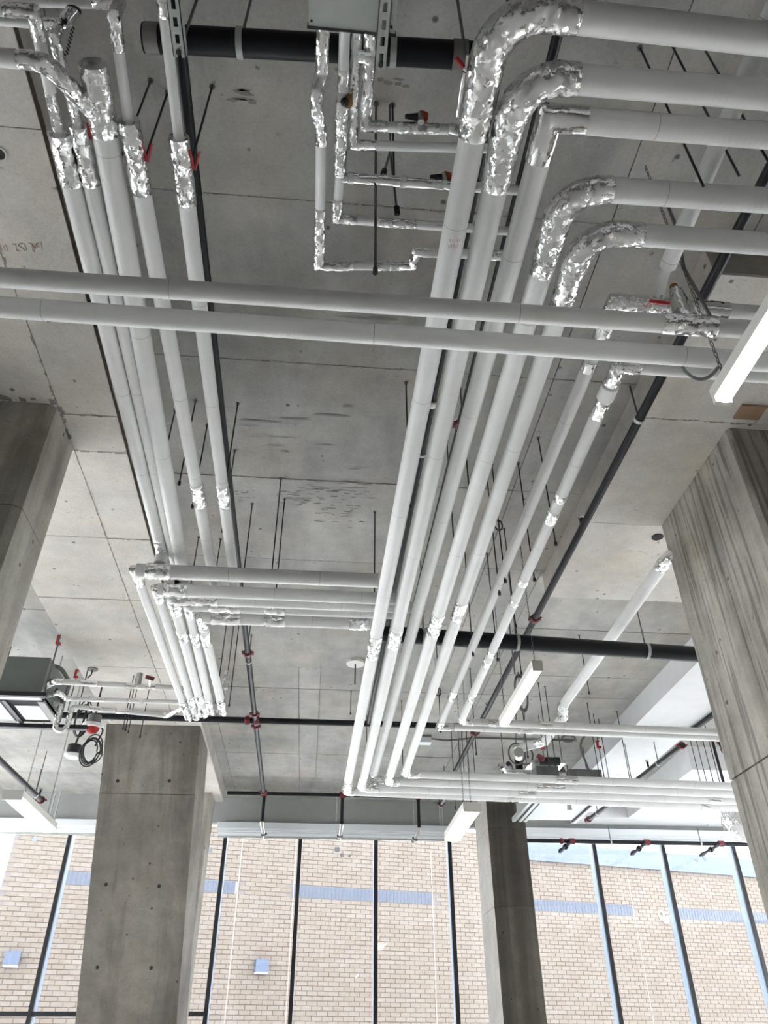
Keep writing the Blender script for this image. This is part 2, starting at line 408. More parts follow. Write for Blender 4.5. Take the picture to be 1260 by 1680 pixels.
# ragged grout and damp along the panel joints
js = MB(); jb = MB(); rg = random.Random(11)
def smear(x0, x1, y, z, wmax, along_x=True):
    n_ = int(abs(x1 - x0) / .035); prev = 0.0
    for i in range(n_):
        if rg.random() < .35: continue
        a_, b2 = x0 + (x1 - x0) * i / n_, x0 + (x1 - x0) * (i + rg.uniform(.5, 1.2)) / n_
        w1, w2 = rg.uniform(.002, wmax), rg.uniform(.002, wmax); o = rg.uniform(-.3, .3) * wmax
        q = [(a_, y - w1 + o), (b2, y - w1 * .6 + o), (b2, y + w2 * .7 + o), (a_, y + w2 + o)]
        (js if z > SO + .1 else jb).add([(u, v, z) if along_x else (v, u, z) for u, v in q], [(0, 1, 2, 3)])
for y in (2.23, 3.36, 4.55): smear(-1.3, 1.9, y, SL - .0035, .009)
for y in (5.69, 6.81, 7.95, 8.55, 9.75, 10.9): smear(-1.4, 3.8, y, SL - .0035, .007)
for y in (2.95, 3.72, 4.08, 5.15, 6.15, 7.6): smear(-1.745, -1.40, y, SO - .003, .010)
smear(-2.55, -1.75, 3.60, SO - .003, .05); smear(3.65, 4.1, -1.74, SO - .003, .03, False)
smear(1.8, 4.0, -1.745, SO - .003, .012, False); smear(4.1, 9.2, -1.745, SO - .003, .007, False)
smear(1.99, 2.7, 3.44, SO - .003, .012)
jo = js.build('joint_stain', 'scuff', ceil, False); jo['kind'] = 'stuff'; jo = jb.build('joint_stain', 'scuff', band, False); jo['kind'] = 'stuff'
# right drop panel over the big column
cap = struct('trim_2', MB().box((1.98, 2.33, SO + 0.02), (5.2, 5.79, SL + 0.02)), 'beam_side_concrete')
cap['label'] = 'square concrete drop panel over the board-marked column'
for x0, x1, y0, y1 in ((1.98, 5.2, 2.33, 3.44), (1.98, 5.2, 3.44, 4.62), (1.98, 5.2, 4.62, 5.79)):
    g = 0.003; MB().box((x0 + 0.001, y0 + g, SO + random.uniform(-.002, .002)), (x1 - g, y1 - g, SO + 0.022)).build('formwork_panel', 'soffit_concrete', cap, False)
MB().disc((2.62, 4.77, SO + 0.0), (0, 0, 1), 0.045, 0.012, 18).build('cored_hole', 'dark_void', cap)
# side and rear walls, out of view; side openings shaped to grade the daylight inside
struct('wall_left', MB().box((-10.3, -9, 0), (-10, YF, 0.9)).box((-10.3, -9, 3.9), (-10, YF, SL + 0.2)).box((-10.3, -9, 0.9), (-10, 5, 3.9)), 'column_concrete')
struct('wall_right', MB().box((12, -9, 0), (12.3, YF, 0.9)).box((12, -9, 3.9), (12.3, YF, SL + 0.2)).box((12, -9, 0.9), (12.3, 5, 3.9)), 'column_concrete')
struct('wall_back', MB().box((-10, -9.3, 0), (12, -9, SL + 0.2)), 'dark_board')

# ---- columns
def column(name, corners_top, z_top, shift, mat, label):
    t = tag(bpy.data.objects.new(name, None), label, None, None, 'structure'); COL.objects.link(t)
    bot = [Vector((x + shift[0] , y + shift[1], 0)) for x, y in corners_top]; t.location = bot[0]
    MB().hexa(bot, [Vector((x, y, z_top)) for x, y in corners_top]).build('shaft', mat, t, False)
    return t
# raked column: its head leans 24 degrees towards the viewer; two lifts with a joint, tie holes in the front face
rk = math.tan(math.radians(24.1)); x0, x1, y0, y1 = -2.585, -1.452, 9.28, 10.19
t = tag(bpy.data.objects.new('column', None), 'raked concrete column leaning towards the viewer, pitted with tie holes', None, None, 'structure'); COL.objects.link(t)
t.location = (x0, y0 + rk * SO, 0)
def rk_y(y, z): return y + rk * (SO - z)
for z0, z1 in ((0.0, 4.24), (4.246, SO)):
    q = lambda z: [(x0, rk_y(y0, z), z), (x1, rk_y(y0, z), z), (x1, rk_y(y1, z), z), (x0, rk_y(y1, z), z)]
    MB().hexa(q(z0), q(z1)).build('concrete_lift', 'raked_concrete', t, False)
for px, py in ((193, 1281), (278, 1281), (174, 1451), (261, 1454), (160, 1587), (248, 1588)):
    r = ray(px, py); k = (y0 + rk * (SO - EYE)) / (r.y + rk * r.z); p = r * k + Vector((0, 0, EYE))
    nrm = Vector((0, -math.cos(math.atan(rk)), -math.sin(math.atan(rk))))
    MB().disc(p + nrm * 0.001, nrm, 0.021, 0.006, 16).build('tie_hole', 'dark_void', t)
# near-left column, cropped by the frame, with chamfered corner
t = tag(bpy.data.objects.new('column', None), 'vertical concrete column with chamfered corner, cropped at the upper left', None, None, 'structure'); COL.objects.link(t); t.location = (-2.9, 3.63, 0)
for z0, z1 in ((0, 4.18), (4.186, SO)):
    MB().prism([(-2.9, 3.63), (-1.80, 3.63), (-1.755, 3.665), (-1.755, 4.075), (-2.9, 4.075)], z0, z1).build('concrete_lift', 'column_concrete', t, False)
# big board-marked column on the right
t = tag(bpy.data.objects.new('column', None), 'massive board-marked concrete column at the right', None, None, 'structure'); COL.objects.link(t); t.location = (2.595, 3.5, 0)
for z0, z1 in ((0, 3.02), (3.03, SO)):
    MB().prism([(2.595, 3.52), (2.62, 3.49), (3.7, 3.49), (3.7, 4.62), (2.595, 4.62)], z0, z1).build('concrete_lift', 'board_concrete', t, False)
# column behind the pipes at the glazing: window light on the side put in as paler concrete; front dark, streaked
t = tag(bpy.data.objects.new('column', None), 'concrete column by the glazing with a dark streaked front', None, None, 'structure'); COL.objects.link(t); t.location = (2.52, 12.0, 0)
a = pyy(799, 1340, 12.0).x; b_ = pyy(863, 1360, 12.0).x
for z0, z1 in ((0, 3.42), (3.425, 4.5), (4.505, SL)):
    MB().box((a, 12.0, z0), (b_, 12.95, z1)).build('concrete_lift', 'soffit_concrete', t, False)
    MB().box((a + 0.002, 11.992, z0), (b_ - 0.002, 12.0, z1)).build('dark_face', 'dark_streaked_concrete', t, False)
# slim column behind the raked one
struct('column', MB().box((-2.1, 12.15, 0), (-1.58, 12.62, SO)), 'column_concrete')['label'] = 'slim concrete column standing behind the raked column'

# ---- glazed front
G0, G1 = 0.0, 2.995 + EYE
struct('wall_front', MB().box((-10, YF - 0.12, 3.19 + EYE), (12, YF + 0.1, SL + 0.03)), 'grey_board')
mx = [-8.81, -7.58, -6.35, -5.12, -3.89, -2.66, -1.42, -0.2, 1.045, 2.275, 3.51, 4.745, 5.95, 7.2, 8.43, 9.66, 10.9, 12.1]
for i, (xa, xb) in enumerate(zip(mx, mx[1:])):
    w = tag(bpy.data.objects.new('window_%d' % (i + 1), None), 'tall pane of the glazed front with dark mullion, bay %d from the left' % (i + 1), None, None, 'structure'); COL.objects.link(w); w.location = (xa, YF, 0)
    MB().box((xa - 0.03, YF - 0.02, 0), (xa + 0.03, YF, G1 + 0.2)).build('mullion', 'mullion_dark', w, False)
    MB().box((xa - 0.03, YF, 0), (xa + 0.03, YF + 0.20, G1 + 0.2)).build('mullion_body', 'mullion_silver', w, False)
    MB().box((xa + 0.031, YF + 0.03, 0.02), (xb - 0.031, YF + 0.036, G1 + 0.15)).build('pane', 'glass', w, False)
    if xb < -1.4:
        MB().box((xa + 0.031, YF - 0.015, 2.155), (xb - 0.031, YF + 0.1, 2.215)).build('transom', 'mullion_dark', w, False)
# roller shade boxes along the head of the glazing
def shade(xa, xb, label):
    t = thing('roller_shade', (xa, YF - 0.2, G1), label, 'shade', 'roller shades over the glazing')
    z1 = 3.19 + EYE
    MB().box((xa, YF - 0.22, z1 - 0.10), (xb, YF - 0.03, z1 - 0.006)).build('head_box', 'white_shade', t, False)
    MB().box((xa, YF - 0.19, z1 - 0.135), (xb, YF - 0.04, z1 - 0.10)).build('fascia', 'white_shade', t, False)
    pts = [(xa + 0.01, YF - 0.10, z1 - 0.155), (xb - 0.01, YF - 0.10, z1 - 0.155)]
    MB().tube(pts, 0.032, 12).build('roller', 'white_shade', t)
    MB().box((xa + 0.01, YF - 0.085, z1 - 0.215), (xb - 0.01, YF - 0.06, z1 - 0.185)).build('hem_bar', 'galvanized', t, False)
shade(-8.8, -2.1, 'white roller shade box over the glazing left of the raked column')
shade(-1.55, 2.42, 'white roller shade box over the middle windows between columns')
shade(3.28, 11.9, 'white roller shade box over the windows right of the dark-fronted column')
# plasterboard bulkheads on the right
struct('trim_3', MB().box((3.86, 5.95, 3.325 + EYE), (4.62, 12.6, SL + 0.01)), 'drywall')['label'] = 'long white plasterboard boxing under the slab at right'
struct('trim_4', MB().prism([(5.19, 10.15), (7.1, 10.15), (7.1, 13.15), (4.35, 13.15), (4.35, 12.7), (5.19, 12.7)], 3.27 + EYE, SL + 0.01), 'drywall')['label'] = 'wide white plasterboard bulkhead in the corner by the glazing'

# ------------------------------------------------------------------ brick building across the way
WD = Vector((0.969, 0.247, 0)); WN = Vector((0.247, -0.969, 0)); KB = 1.42                                                  # how much farther than 18 m the wall stands
W0 = Vector((0, 18.0 * KB, 0))
def wp(u, z, out=0.0): return W0 + (WD * u + WN * out) * KB + Vector((0, 0, EYE + (z - EYE) * KB))
bld = thing('brick_building', wp(-6.09, -0.3), 'tan brick building seen through the glazed front', 'building')
def wbox(mb, u0, u1, z0, z1, o0, o1):
    return mb.hexa([wp(u0, z0, o1), wp(u1, z0, o1), wp(u1, z0, o0), wp(u0, z0, o0)], [wp(u0, z1, o1), wp(u1, z1, o1), wp(u1, z1, o0), wp(u0, z1, o0)])
WT = 3.97 + EYE
wbox(MB(), -6.085, 26, -0.3, WT, -6, 0.0).build('mortar_wall', 'mortar', bld, False)
WH = WT + 0.5; UH = 4.2
wbox(MB(), -6.085, UH, WT, WH, -6, 0.0).build('mortar_wall', 'mortar', bld, False)
wbox(MB(), UH, 26, WT, WT + 0.40, -6.0, 0.06).build('parapet_coping', 'pale_coping', bld, False)
wbox(MB(), UH, 26, WT - 0.03, WT + 0.03, -6.0, 0.09).build('coping_drip', 'pale_coping', bld, False)
PU, PV = 0.2225, 0.0838
bands = [(-5.05, -1.56), (-0.37, 2.82), (5.0, 8.13), (9.42, 12.75), (14.0, 17.2)]
z_lo, z_hi = 2.86 + EYE, 3.09 + EYE
all_b = []
joints = [-1.56, -0.37, 2.83, 8.13]
k = 0; z = z_lo - PV * 44
while z < WH - 0.02:
    if not (z > z_lo - 0.02 and z < z_hi - 0.02):
        u = -6.085 + (PU / 2 if k % 2 else 0)
        while u < 17.5:
            if z < WT - 0.02 or u + PU < UH: all_b.append((u, z))
            u += PU
    else:
        u = -6.085 + (PU / 2 if k % 2 else 0)
        while u < 17.5:
            if not any(a - 0.12 < u + PU / 2 < b + 0.12 for a, b in bands): all_b.append((u, z))
            u += PU
    z += PV; k += 1
bw, bh_ = PU - 0.011, PV - 0.011
me = MB(); UB = [WN * 0.012 * KB, (WD * bw + WN * 0.012) * KB, WD * bw * KB, Vector((0, 0, 0))]; VB = Vector((0, 0, bh_ * KB)); me.hexa(UB, [v + VB for v in UB])
shared = []
for q in range(6):
    m_ = me.mesh('brick', 'brick', False); a_ = m_.attributes.new('tone', 'FLOAT', 'FACE'); a_.data.foreach_set('value', [q / 5.0] * 6); shared.append(m_)
def seen(u, z):
    x, y = proj(wp(u, z)); return -5 < x < 1245 and 1372 < y < 1690 and not (125 < x < 330) and not (785 < x < 880)
near = sorted([b for b in all_b if seen(*b)], key=lambda b: (wp(b[0], b[1]) - Vector((0, 0, EYE))).length)
single = set(near[:300])
rest = MB(); rest_t = []
for u, z in all_b:
    o = random.uniform(-0.002, 0.004)
    if (u, z) in single:
        ob = bpy.data.objects.new('brick', random.choice(shared)); COL.objects.link(ob); ob.parent = bld
        ob.location = wp(u, z, o) - bld.location
    else:
        p = wp(u, z, o); rest.hexa([p + v for v in UB], [p + v + VB for v in UB])
        rest_t += [random.random()] * 6
ro = rest.build('brickwork', 'brick', bld, False); ro['kind'] = 'stuff'
a_ = ro.data.attributes.new('tone', 'FLOAT', 'FACE'); a_.data.foreach_set('value', rest_t)
sold = MB(); w_ = 0.084
sm = MB(); q4 = [v * KB for v in (WN * 0.016, WD * (w_ - 0.012) + WN * 0.016, WD * (w_ - 0.012), Vector((0, 0, 0)))]; sm.hexa(q4, [v + Vector((0, 0, (z_hi - z_lo) * KB)) for v in q4])
sme = sm.mesh('soldier_brick', 'blue_brick', False)
for a, b in bands:
    wbox(MB(), a, b, z_lo - 0.006, z_hi + 0.006, 0.0, 0.008).build('band_mortar', 'joint_pale', bld, False)
    u = a
    while u < b - 0.05:
        ob = bpy.data.objects.new('soldier_brick', sme); COL.objects.link(ob); ob.parent = bld; ob.location = wp(u, z_lo, 0.0) - bld.location; u += w_
for u in joints: wbox(MB(), u - 0.012, u + 0.012, 0.3, WT, 0, 0.017).build('control_joint', 'joint_pale', bld, False)
for px, py, lab in ((20, 1575, 'blue-grey box lamp on the brick wall, left of the raked column'), (427, 1587, 'blue-grey box lamp on the brick wall, under the middle windows')):
    r = ray(px, py); k = W0.dot(WN) / Vector((r.x, r.y, 0)).dot(WN); p = r * k + Vector((0, 0, EYE)); u = (p - W0).dot(WD) / KB; pz_ = EYE + (p.z - EYE) / KB
    t = thing('wall_lamp', p, lab, 'lamp', 'box lamps on the brick wall')
    wbox(MB(), u - 0.13, u + 0.13, pz_ - 0.10, pz_ + 0.12, 0.016, 0.20).build('lamp_box', 'lamp_blue', t, False)
    wbox(MB(), u - 0.12, u + 0.12, pz_ - 0.118, pz_ - 0.10, 0.03, 0.19).build('lens', 'label_white', t, False)
r = ray(1085, 1508); p = r * (W0.dot(WN) / Vector((r.x, r.y, 0)).dot(WN)) + Vector((0, 0, EYE))
t = thing('security_camera', p, 'small white dome camera on a hooked bracket on the brick wall', 'camera')
arc = [p + WN * 0.05 + WD * (0.10 * math.cos(a)) + Vector((0, 0, 0.13 + 0.12 * math.sin(a))) for a in [math.radians(x) for x in range(-60, 241, 20)]]
MB().tube(arc, 0.026, 8).build('bracket', 'label_white', t)
MB().ball(p + WN * 0.08 + WD * 0.13 + Vector((0, 0, -0.04)), 0.11, 12, 8).build('dome', 'label_white', t)
MB().disc(p + WN * 0.03, WN, 0.05, 0.06).build('base_plate', 'label_white', t)
# pale tower far behind the brick building's corner
tw = thing('distant_building', (-26, 45, -0.3), 'pale blue building far behind the brick corner', 'building')
MB().box((-34, 45, -0.3), (-19.6, 55, 10.6)).build('wall', 'pale_tower', tw, False)
MB().box((-34.2, 44.7, 10.6), (-19.3, 55.2, 11.1)).build('roof_edge', 'pale_coping', tw, False)
for zz in (8.6, 6.2):
    for xx in (-25.5, -23.6, -21.7): MB().box((xx, 44.93, zz), (xx + 1.1, 45.01, zz + 1.5)).build('window', 'lamp_blue', tw, False)
# a paler block above the parapet on the right
tw = thing('distant_building', (26, 70, -0.3), 'white upper storey showing above the brick parapet at right', 'building')
MB().box((22, 70, -0.3), (110, 80, 16.6)).build('wall', 'joint_pale', tw, False)
for xx in range(24, 60, 5): MB().box((xx, 69.93, 13.4), (xx + 2.8, 70.01, 15.6)).build('window', 'pale_tower', tw, False)
# paper labels left on the glass
for i, (px, py, s_, rot, lab) in enumerate((
    (57, 1377, 0.055, 8, 'square grey label on the window glass left of the slanted mullion'),
    (109, 1385, 0.05, 15, 'small tilted label on the glass touching the leftmost mullion'),
    (345, 1394, 0.05, 45, 'diamond-turned label on the glass right of the raked column'),
    (553, 1394, 0.055, 42, 'largest of three tilted labels high on the middle pane'),
    (561, 1403, 0.042, 60, 'folded label below the largest one on the middle pane'),
    (573, 1404, 0.03, 20, 'smallest of three labels high on the middle pane'),
    (1142, 1411, 0.045, 10, 'white label on the right-hand glass below a sprinkler arm'),
    (1156, 1408, 0.05, 5, 'grey label right of the white one on the right-hand glass'))):
    c = pyy(px, py, YF + 0.024); a = math.radians(rot); q = [Vector((math.cos(a + k * math.pi / 2), 0, math.sin(a + k * math.pi / 2))) * s_ for k in range(4)]
    tag(MB().hexa([c + v + Vector((0, -0.002, 0)) for v in q], [c + v + Vector((0, 0.002, 0)) for v in q]).build('glass_label', 'sticker', None, False, origin=c), lab, 'label', 'labels stuck on the glass')
#PART2
# ------------------------------------------------------------------ insulated pipes
def H(h, *pts): return [ph(x, y, h) for x, y in pts]
def run_on(pts, reach=5.0):
    """a run that leaves the view does not stop there: carry it on along its own line"""
    pts = [Vector(p) for p in pts]
    for i, j in ((0, 1), (-1, -2)):
        x, y = proj(pts[i])
        if x < -15 or x > 1275 or y < -15: pts[i] = pts[i] + (pts[i] - pts[j]).normalized() * reach
    return pts
def pipe(label, group, pts, r, rad=0.0, foils=(), seams=0.0, mat='jacket', name='insulated_pipe', cat='pipe', segs=None, n=20):
    """pts: axis; rad: bend radius; segs: [(pixel, radius)] where the thickness changes; foils: (part, pixel, pixel, factor, crumple)"""
    pts = run_on(pts)
    path = rounded(pts, rad) if len(pts) > 2 else [Vector(p) for p in pts]
    ss = cum(path); L = ss[-1]
    t = thing(name, path[0], label, cat, group)
    cuts = [0.0] + [s_of(path, *q) for q, _ in (segs or [])] + [L]; rr = [r] + [v for _, v in (segs or [])]
    for i, (a, b) in enumerate(zip(cuts, cuts[1:])):
        MB().tube(sub(path, a, b), rr[i], n).build('jacket' if mat == 'jacket' else 'pipe_body', mat, t)
    def rad_at(s):
        for i, (a, b) in enumerate(zip(cuts, cuts[1:])):
            if s <= b: return rr[i]
        return rr[-1]
    spans = []
    for k, (part, p, q, fac, cr) in enumerate(foils):
        a = s_of(path, *p) if isinstance(p, tuple) else 0.0 if p == 'start' else L
        b = s_of(path, *q) if isinstance(q, tuple) else 0.0 if q == 'start' else L
        a, b = min(a, b), max(a, b)
        if b - a < 0.01: b = a + 0.02
        spans.append((a, b)); R = rad_at((a + b) / 2) * fac + 0.0015
        big = R > 0.03
        st = 0.009 if cr else 0.05
        pp = sub(path, a, b, st) if cr else sub(path, a, b)
        bl = 0.14 if (part == 'foil_elbow' and R > 0.044 and len(pp) > 22) else 0.0
        rs = [(R - (0.002 if (i in (0, len(pp) - 1) and cr) else 0)) * (1 + bl * max(0.0, math.sin(math.pi * i / (len(pp) - 1)) ** 2)) for i in range(len(pp))]
        MB().tube(pp, rs, 30 if cr else n, True, R * 0.035 * cr, 2.2 / R, k * 3.1 + len(label)).build(part, 'foil' if cr else 'smooth_foil', t, True, 55)
    if seams:
        s = seams * (0.35 + 0.4 * random.random()); 
        while s < L:
            if not any(a - 0.04 < s < b + 0.04 for a, b in spans):
                R = rad_at(s); MB().tube(sub(path, s, s + 0.0028), R + 0.0008, n, False).build('jacket_seam', 'jacket_seam', t)
            s += seams
    return t, path

GR = 'five parallel white pipes of the right-hand rack'
E_, B_ = 'foil_elbow', 'foil_band'
pipe('outermost white pipe of the right rack, bending right in a huge crumpled foil elbow', GR,
     [*H(2.55, (1420, 84), (816, 13), (568, 1298)), ph(1300, 1329, 2.55)], 0.0465, [0.15, 0.055],
     [(E_, (776, 222), (946, 29), 1.08, 1.3), (B_, (618, 1040), (612, 1075), 1.06, 1.0), (E_, (574, 1280), (582, 1301), 1.05, 0.6),
      (B_, (832, 1307), (858, 1309), 1.03, 0), (B_, (1150, 1320), (1165, 1321), 1.03, 0)], 0.92)
m = MB(); h_ = 2.55 - .0478
for pl in (((400, 400), (430, 450), (440, 490)), ((445, 400), (430, 450)), ((490, 410), (490, 500)), ((560, 420), (560, 490)), ((605, 490), (610, 410), (645, 490), (650, 400)), ((720, 390), (680, 465)),
           ((370, 580), (390, 680), (440, 560)), ((455, 560), (470, 660)), ((520, 690), (540, 560), (580, 680)), ((605, 560), (610, 670)), ((650, 560), (655, 660))):
    m.tube([ph(715 + x / 18, 370 + y / 18, h_) for x, y in pl], .0008, 4)
m.build('printed_mark', 'chalk_red', bpy.data.objects['insulated_pipe'])
pipe('second white pipe of the right rack, with a big crumpled foil elbow', GR,
     [*H(2.55, (1420, 169), (853, 123), (593, 1292)), ph(1300, 1317, 2.55)], 0.0465, [0.15, 0.055],
     [(E_, (813, 306), (950, 131), 1.07, 1.3), (B_, (650, 1032), (645, 1058), 1.06, 1.0), (E_, (598, 1275), (610, 1293), 1.05, 0.6),
      (B_, (610, 1293), (620, 1294), 1.04, 0), (B_, (848, 1303), (878, 1304), 1.03, 0), (B_, (1162, 1311), (1185, 1312), 1.03, 0)], 0.95)
pipe('third white pipe of the right rack, turning right in a sharp mitred foil corner', GR,
     [*H(2.55, (1420, 236), (902, 194)), *H(2.655, (611, 1279), (1300, 1302))], 0.043, [0.0, 0.05],
     [(E_, (886, 260), (962, 199), 1.06, 0), (E_, (615, 1268), (630, 1281), 1.05, 0.6)], 0.9)
pipe('fourth white pipe of the right rack, foil elbow above the long cross pipes', GR,
     [*H(2.55, (1420, 340), (930, 307), (637, 1282)), ph(1300, 1306, 2.55)], 0.045, [0.14, 0.055],
     [(E_, (887, 450), (1006, 312), 1.06, 1.2), (B_, (718, 1005), (710, 1038), 1.06, 1.0), (E_, (640, 1272), (654, 1283), 1.05, 0.6),
      (B_, (880, 1292), (925, 1294), 1.03, 0)], 0.9)
pipe('innermost white pipe of the right rack, lowest of the five foil elbows', GR,
     [*H(2.55, (1420, 412), (961, 379), (664, 1269)), ph(1300, 1294, 2.55)], 0.0425, [0.14, 0.055],
     [(E_, (914, 520), (1052, 386), 1.07, 1.2), (B_, (760, 985), (750, 1014), 1.07, 1.0), (E_, (668, 1258), (688, 1271), 1.05, 0.6),
      (B_, (912, 1280), (946, 1282), 1.03, 0)], 0.97)
GS = 'two slender white pipes right of the rack'
t6, path6 = pipe('slender white pipe beginning at the foil tee with the red valve lever', GS,
     [*H(2.65, (1420, 527), (1009, 496), (721, 1192)), ph(1300, 1216, 2.65)], 0.0335, [0.0, 0.0],
     [(E_, (982, 560), (1095, 502), 1.1, 0.5), (B_, (1148, 507), (1192, 510), 1.08, 0), (B_, (986, 596), (974, 612), 1.06, 0),
      (B_, (747, 1133), (741, 1146), 1.06, 0.8), (E_, (726, 1182), (745, 1194), 1.06, 0), (B_, (850, 1199), (872, 1200), 1.04, 0)], 0.8)
pipe('slender white pipe with foil elbow and collar just under the long cross pipes', GS,
     [*H(2.6, (1420, 629), (1016, 600), (756, 1184)), ph(1300, 1206, 2.6)], 0.0335, [0.02, 0.05],
     [(E_, (1002, 630), (1048, 602), 1.08, 0.4), ('white_collar', (1000, 632), (990, 652), 1.22, 0), (B_, (988, 655), (976, 684), 1.03, 0.5),
      (B_, (915, 805), (911, 817), 1.06, 0.8), (B_, (904, 835), (897, 852), 1.08, 0.8), (B_, (854, 946), (850, 955), 1.06, 0.8), (B_, (840, 979), (836, 987), 1.06, 0.8),
      (B_, (803, 1064), (800, 1071), 1.06, 0.8), (B_, (796, 1080), (792, 1088), 1.06, 0.8), (B_, (773, 1138), (767, 1148), 1.06, 0.8),
      (E_, (759, 1176), (775, 1186), 1.05, 0.4), (B_, (800, 1187), (812, 1187), 1.04, 0), (B_, (886, 1190), (906, 1191), 1.04, 0)], 0.8)
for ob in [o for o in bpy.data.objects if o.name.startswith('white_collar')]:
    ob.data.materials[0] = MATS['jacket']; ob['label'] = 'plain white collar'
# tee branch with lever valve and the white pipe that comes down to it
pw, _ = pipe('thick white pipe running down from the upper right to the red-levered tee', None,
     [ph(1285, -20, 2.69), ph(1088, 455, 2.69), ph(1081, 496, 2.66)], 0.035, 0.0, [(B_, (1096, 440), 'end', 0.72, 0.6)], 0.9, segs=[((1097, 438), 0.022)])
a = ph(1066, 494, 2.60); b_ = ph(1098, 498, 2.59)
MB().tube([a, b_], 0.0085, 8).build('lever', 'bright_red', pw)
MB().tube([(b_ + a) / 2, (b_ + a) / 2 + Vector((0.02, 0, 0.045))], 0.006, 8).build('lever_stem', 'fitting_metal', pw)
# the two long cross pipes in front of everything
GC = 'two long white pipes crossing the whole view'
c1, pc1 = pipe('upper of the two long white pipes crossing the view, foil valve at right', GC,
     [pyy(-160, 444, 1.82), ph(1420, 554, 2.3)], 0.0365, 0, [(B_, (1086, 531), (1172, 538), 1.07, 0.25)], 1.3)
v0 = pyy(1128, 534, 1.82); v0 = Vector((v0.x, 1.82, 2.3 + EYE)); v1 = ph(1108, 478, 2.52)
MB().tube([v0, v0.lerp(v1, 0.35), v1], [0.05, 0.042, 0.026], 18).build('valve_bonnet', 'smooth_foil', c1)
MB().tube([v1, v1 + (v1 - v0).normalized() * 0.035], 0.017, 14).build('valve_cap', 'brass', c1)
pipe('lower of the two long white pipes crossing the view, plain jacket', GC,
     [pyy(-160, 492, 1.96), ph(1420, 606, 2.3)], 0.0405, 0, [], 1.25)

# cross-over pipes between the racks
GX = 'five stacked cross-over pipes between the racks'
GXL = [
 ('top cross-over pipe at centre left, longest, thick with a foil tee at its corner', (222, 936), (620, 953), 0.050, (310, 1180), 0.033, [(E_, (229, 958), (240, 937), 1.08, .5), (B_, (241, 937), (281, 938), 1.1, .8), (B_, (303, 1148), (306, 1160), 1.1, .8), (E_, (308, 1168), 'start', 1.05, .5)], 1.23),
 ('second cross-over pipe at centre left, foil elbow set in from the top one', (257, 967), (660, 984), 0.044, (323, 1178), 0.033, [(E_, (262, 985), (270, 967), 1.08, .6), (B_, (270, 967), (308, 969), 1.12, .8), (B_, (315, 1140), (320, 1155), 1.1, .8), (E_, (322, 1166), 'start', 1.08, .5)], None),
 ('third cross-over pipe at centre left, foil corner with a second band below', (284, 982), (690, 996), 0.041, (335, 1172), 0.040, [(E_, (294, 1004), (358, 985), 1.06, .6), (B_, (300, 1031), (304, 1048), 1.06, .8), (B_, (326, 1138), (328, 1150), 1.1, .8), (E_, (331, 1158), 'start', 1.08, .8)], None),
 ('fourth cross-over pipe at centre left, with a foil patch half way', (309, 994), (650, 1008), 0.040, (347, 1170), 0.035, [(E_, (315, 1010), (340, 996), 1.06, .6), (B_, (344, 996), (393, 998), 1.08, .6), (B_, (318, 1036), (323, 1056), 1.06, .8), (B_, (434, 1000), (468, 1001), 1.04, .2), (E_, (342, 1145), 'start', 1.06, .6)], None),
 ('lowest cross-over pipe at centre left, its far end a foil elbow under the right rack', (330, 1013), (607, 1026), 0.046, (367, 1170), 0.037, [(E_, (335, 1030), (347, 1014), 1.06, .6), (B_, (347, 1014), (395, 1016), 1.06, .3), (B_, (337, 1037), (342, 1055), 1.06, .8), (B_, (434, 1018), (467, 1019), 1.04, .2), (E_, (573, 1025), (604, 1027), 1.15, .7), (E_, (361, 1145), 'start', 1.08, .6)], None)]
for lab, cor, right, rx, tip, rl, fo, seam in GXL:
    c = ph(*cor, 2.7); rt = ph(*right, 2.7); tp = ph(*tip, 2.7)
    rt.y = c.y; drop = Vector((rt.x, rt.y, 2.63 + EYE))
    end = Vector((tp.x, tp.y, 2.78 + EYE))
    pts = [end, tp, c, rt]
    pipe(lab, GX, pts, rl, [0.03, 0.0], fo, 0.62, segs=[((cor[0] + 3, cor[1] + 1), rx)])

# left rack
GL = 'five parallel white pipes of the left rack'
def reducer(t, path, p, q, r0, mat='foil', seed=1.0):
    a, b = s_of(path, *p), s_of(path, *q)
    a, b = min(a, b), max(a, b); pp = sub(path, a, b, 0.009); m = MB().tube(pp, r0, 30, True, r0 * 0.045, 2.2 / r0, seed); return m.build('foil_reducer', mat, t, True, 55)
def lever(t, p, q, r=0.0038):
    MB().tube([p, p.lerp(q, 0.5), q], [r, r * 1.3, r], 8).build('lever', 'bright_red', t)
hL = 2.85
LY = [4.49, 4.72, 4.72, 4.99, 5.16]
def left_pipe(lab, feeder, start, end, yend, r, rf, red, foils, hand=None):
    a = ph(*start, hL); b = ph(*end, hL); k = (yend - a.y) / (b.y - a.y); e = a.lerp(b, k)
    pts = [*feeder, a, e, Vector((e.x, e.y, 2.76 + EYE))]
    rads = [0.0] * (len(pts) - 3) + [0.08]
    t, path = pipe(lab, GL, pts, rf, rads, foils, 0.0, segs=[((red[2], red[3]), r)])
    reducer(t, path, (red[0], red[1]), (red[2], red[3]), r * 1.1, seed=start[0])
    s = s_of(path, red[2], red[3]) + 0.5
    L = cum(path)[-1]
    while s < L - 0.25:
        MB().tube(sub(path, s, s + 0.0028), r + 0.0008, 18, False).build('jacket_seam', 'jacket_seam', t); s += 0.66
    if hand:
        for u, v, w_ in hand:
            lever(t, ph(*u, hL - 0.01), ph(*v, hL - w_))
    return t, path
f1 = [ph(-60, 12, hL), ph(55, 19, hL)]
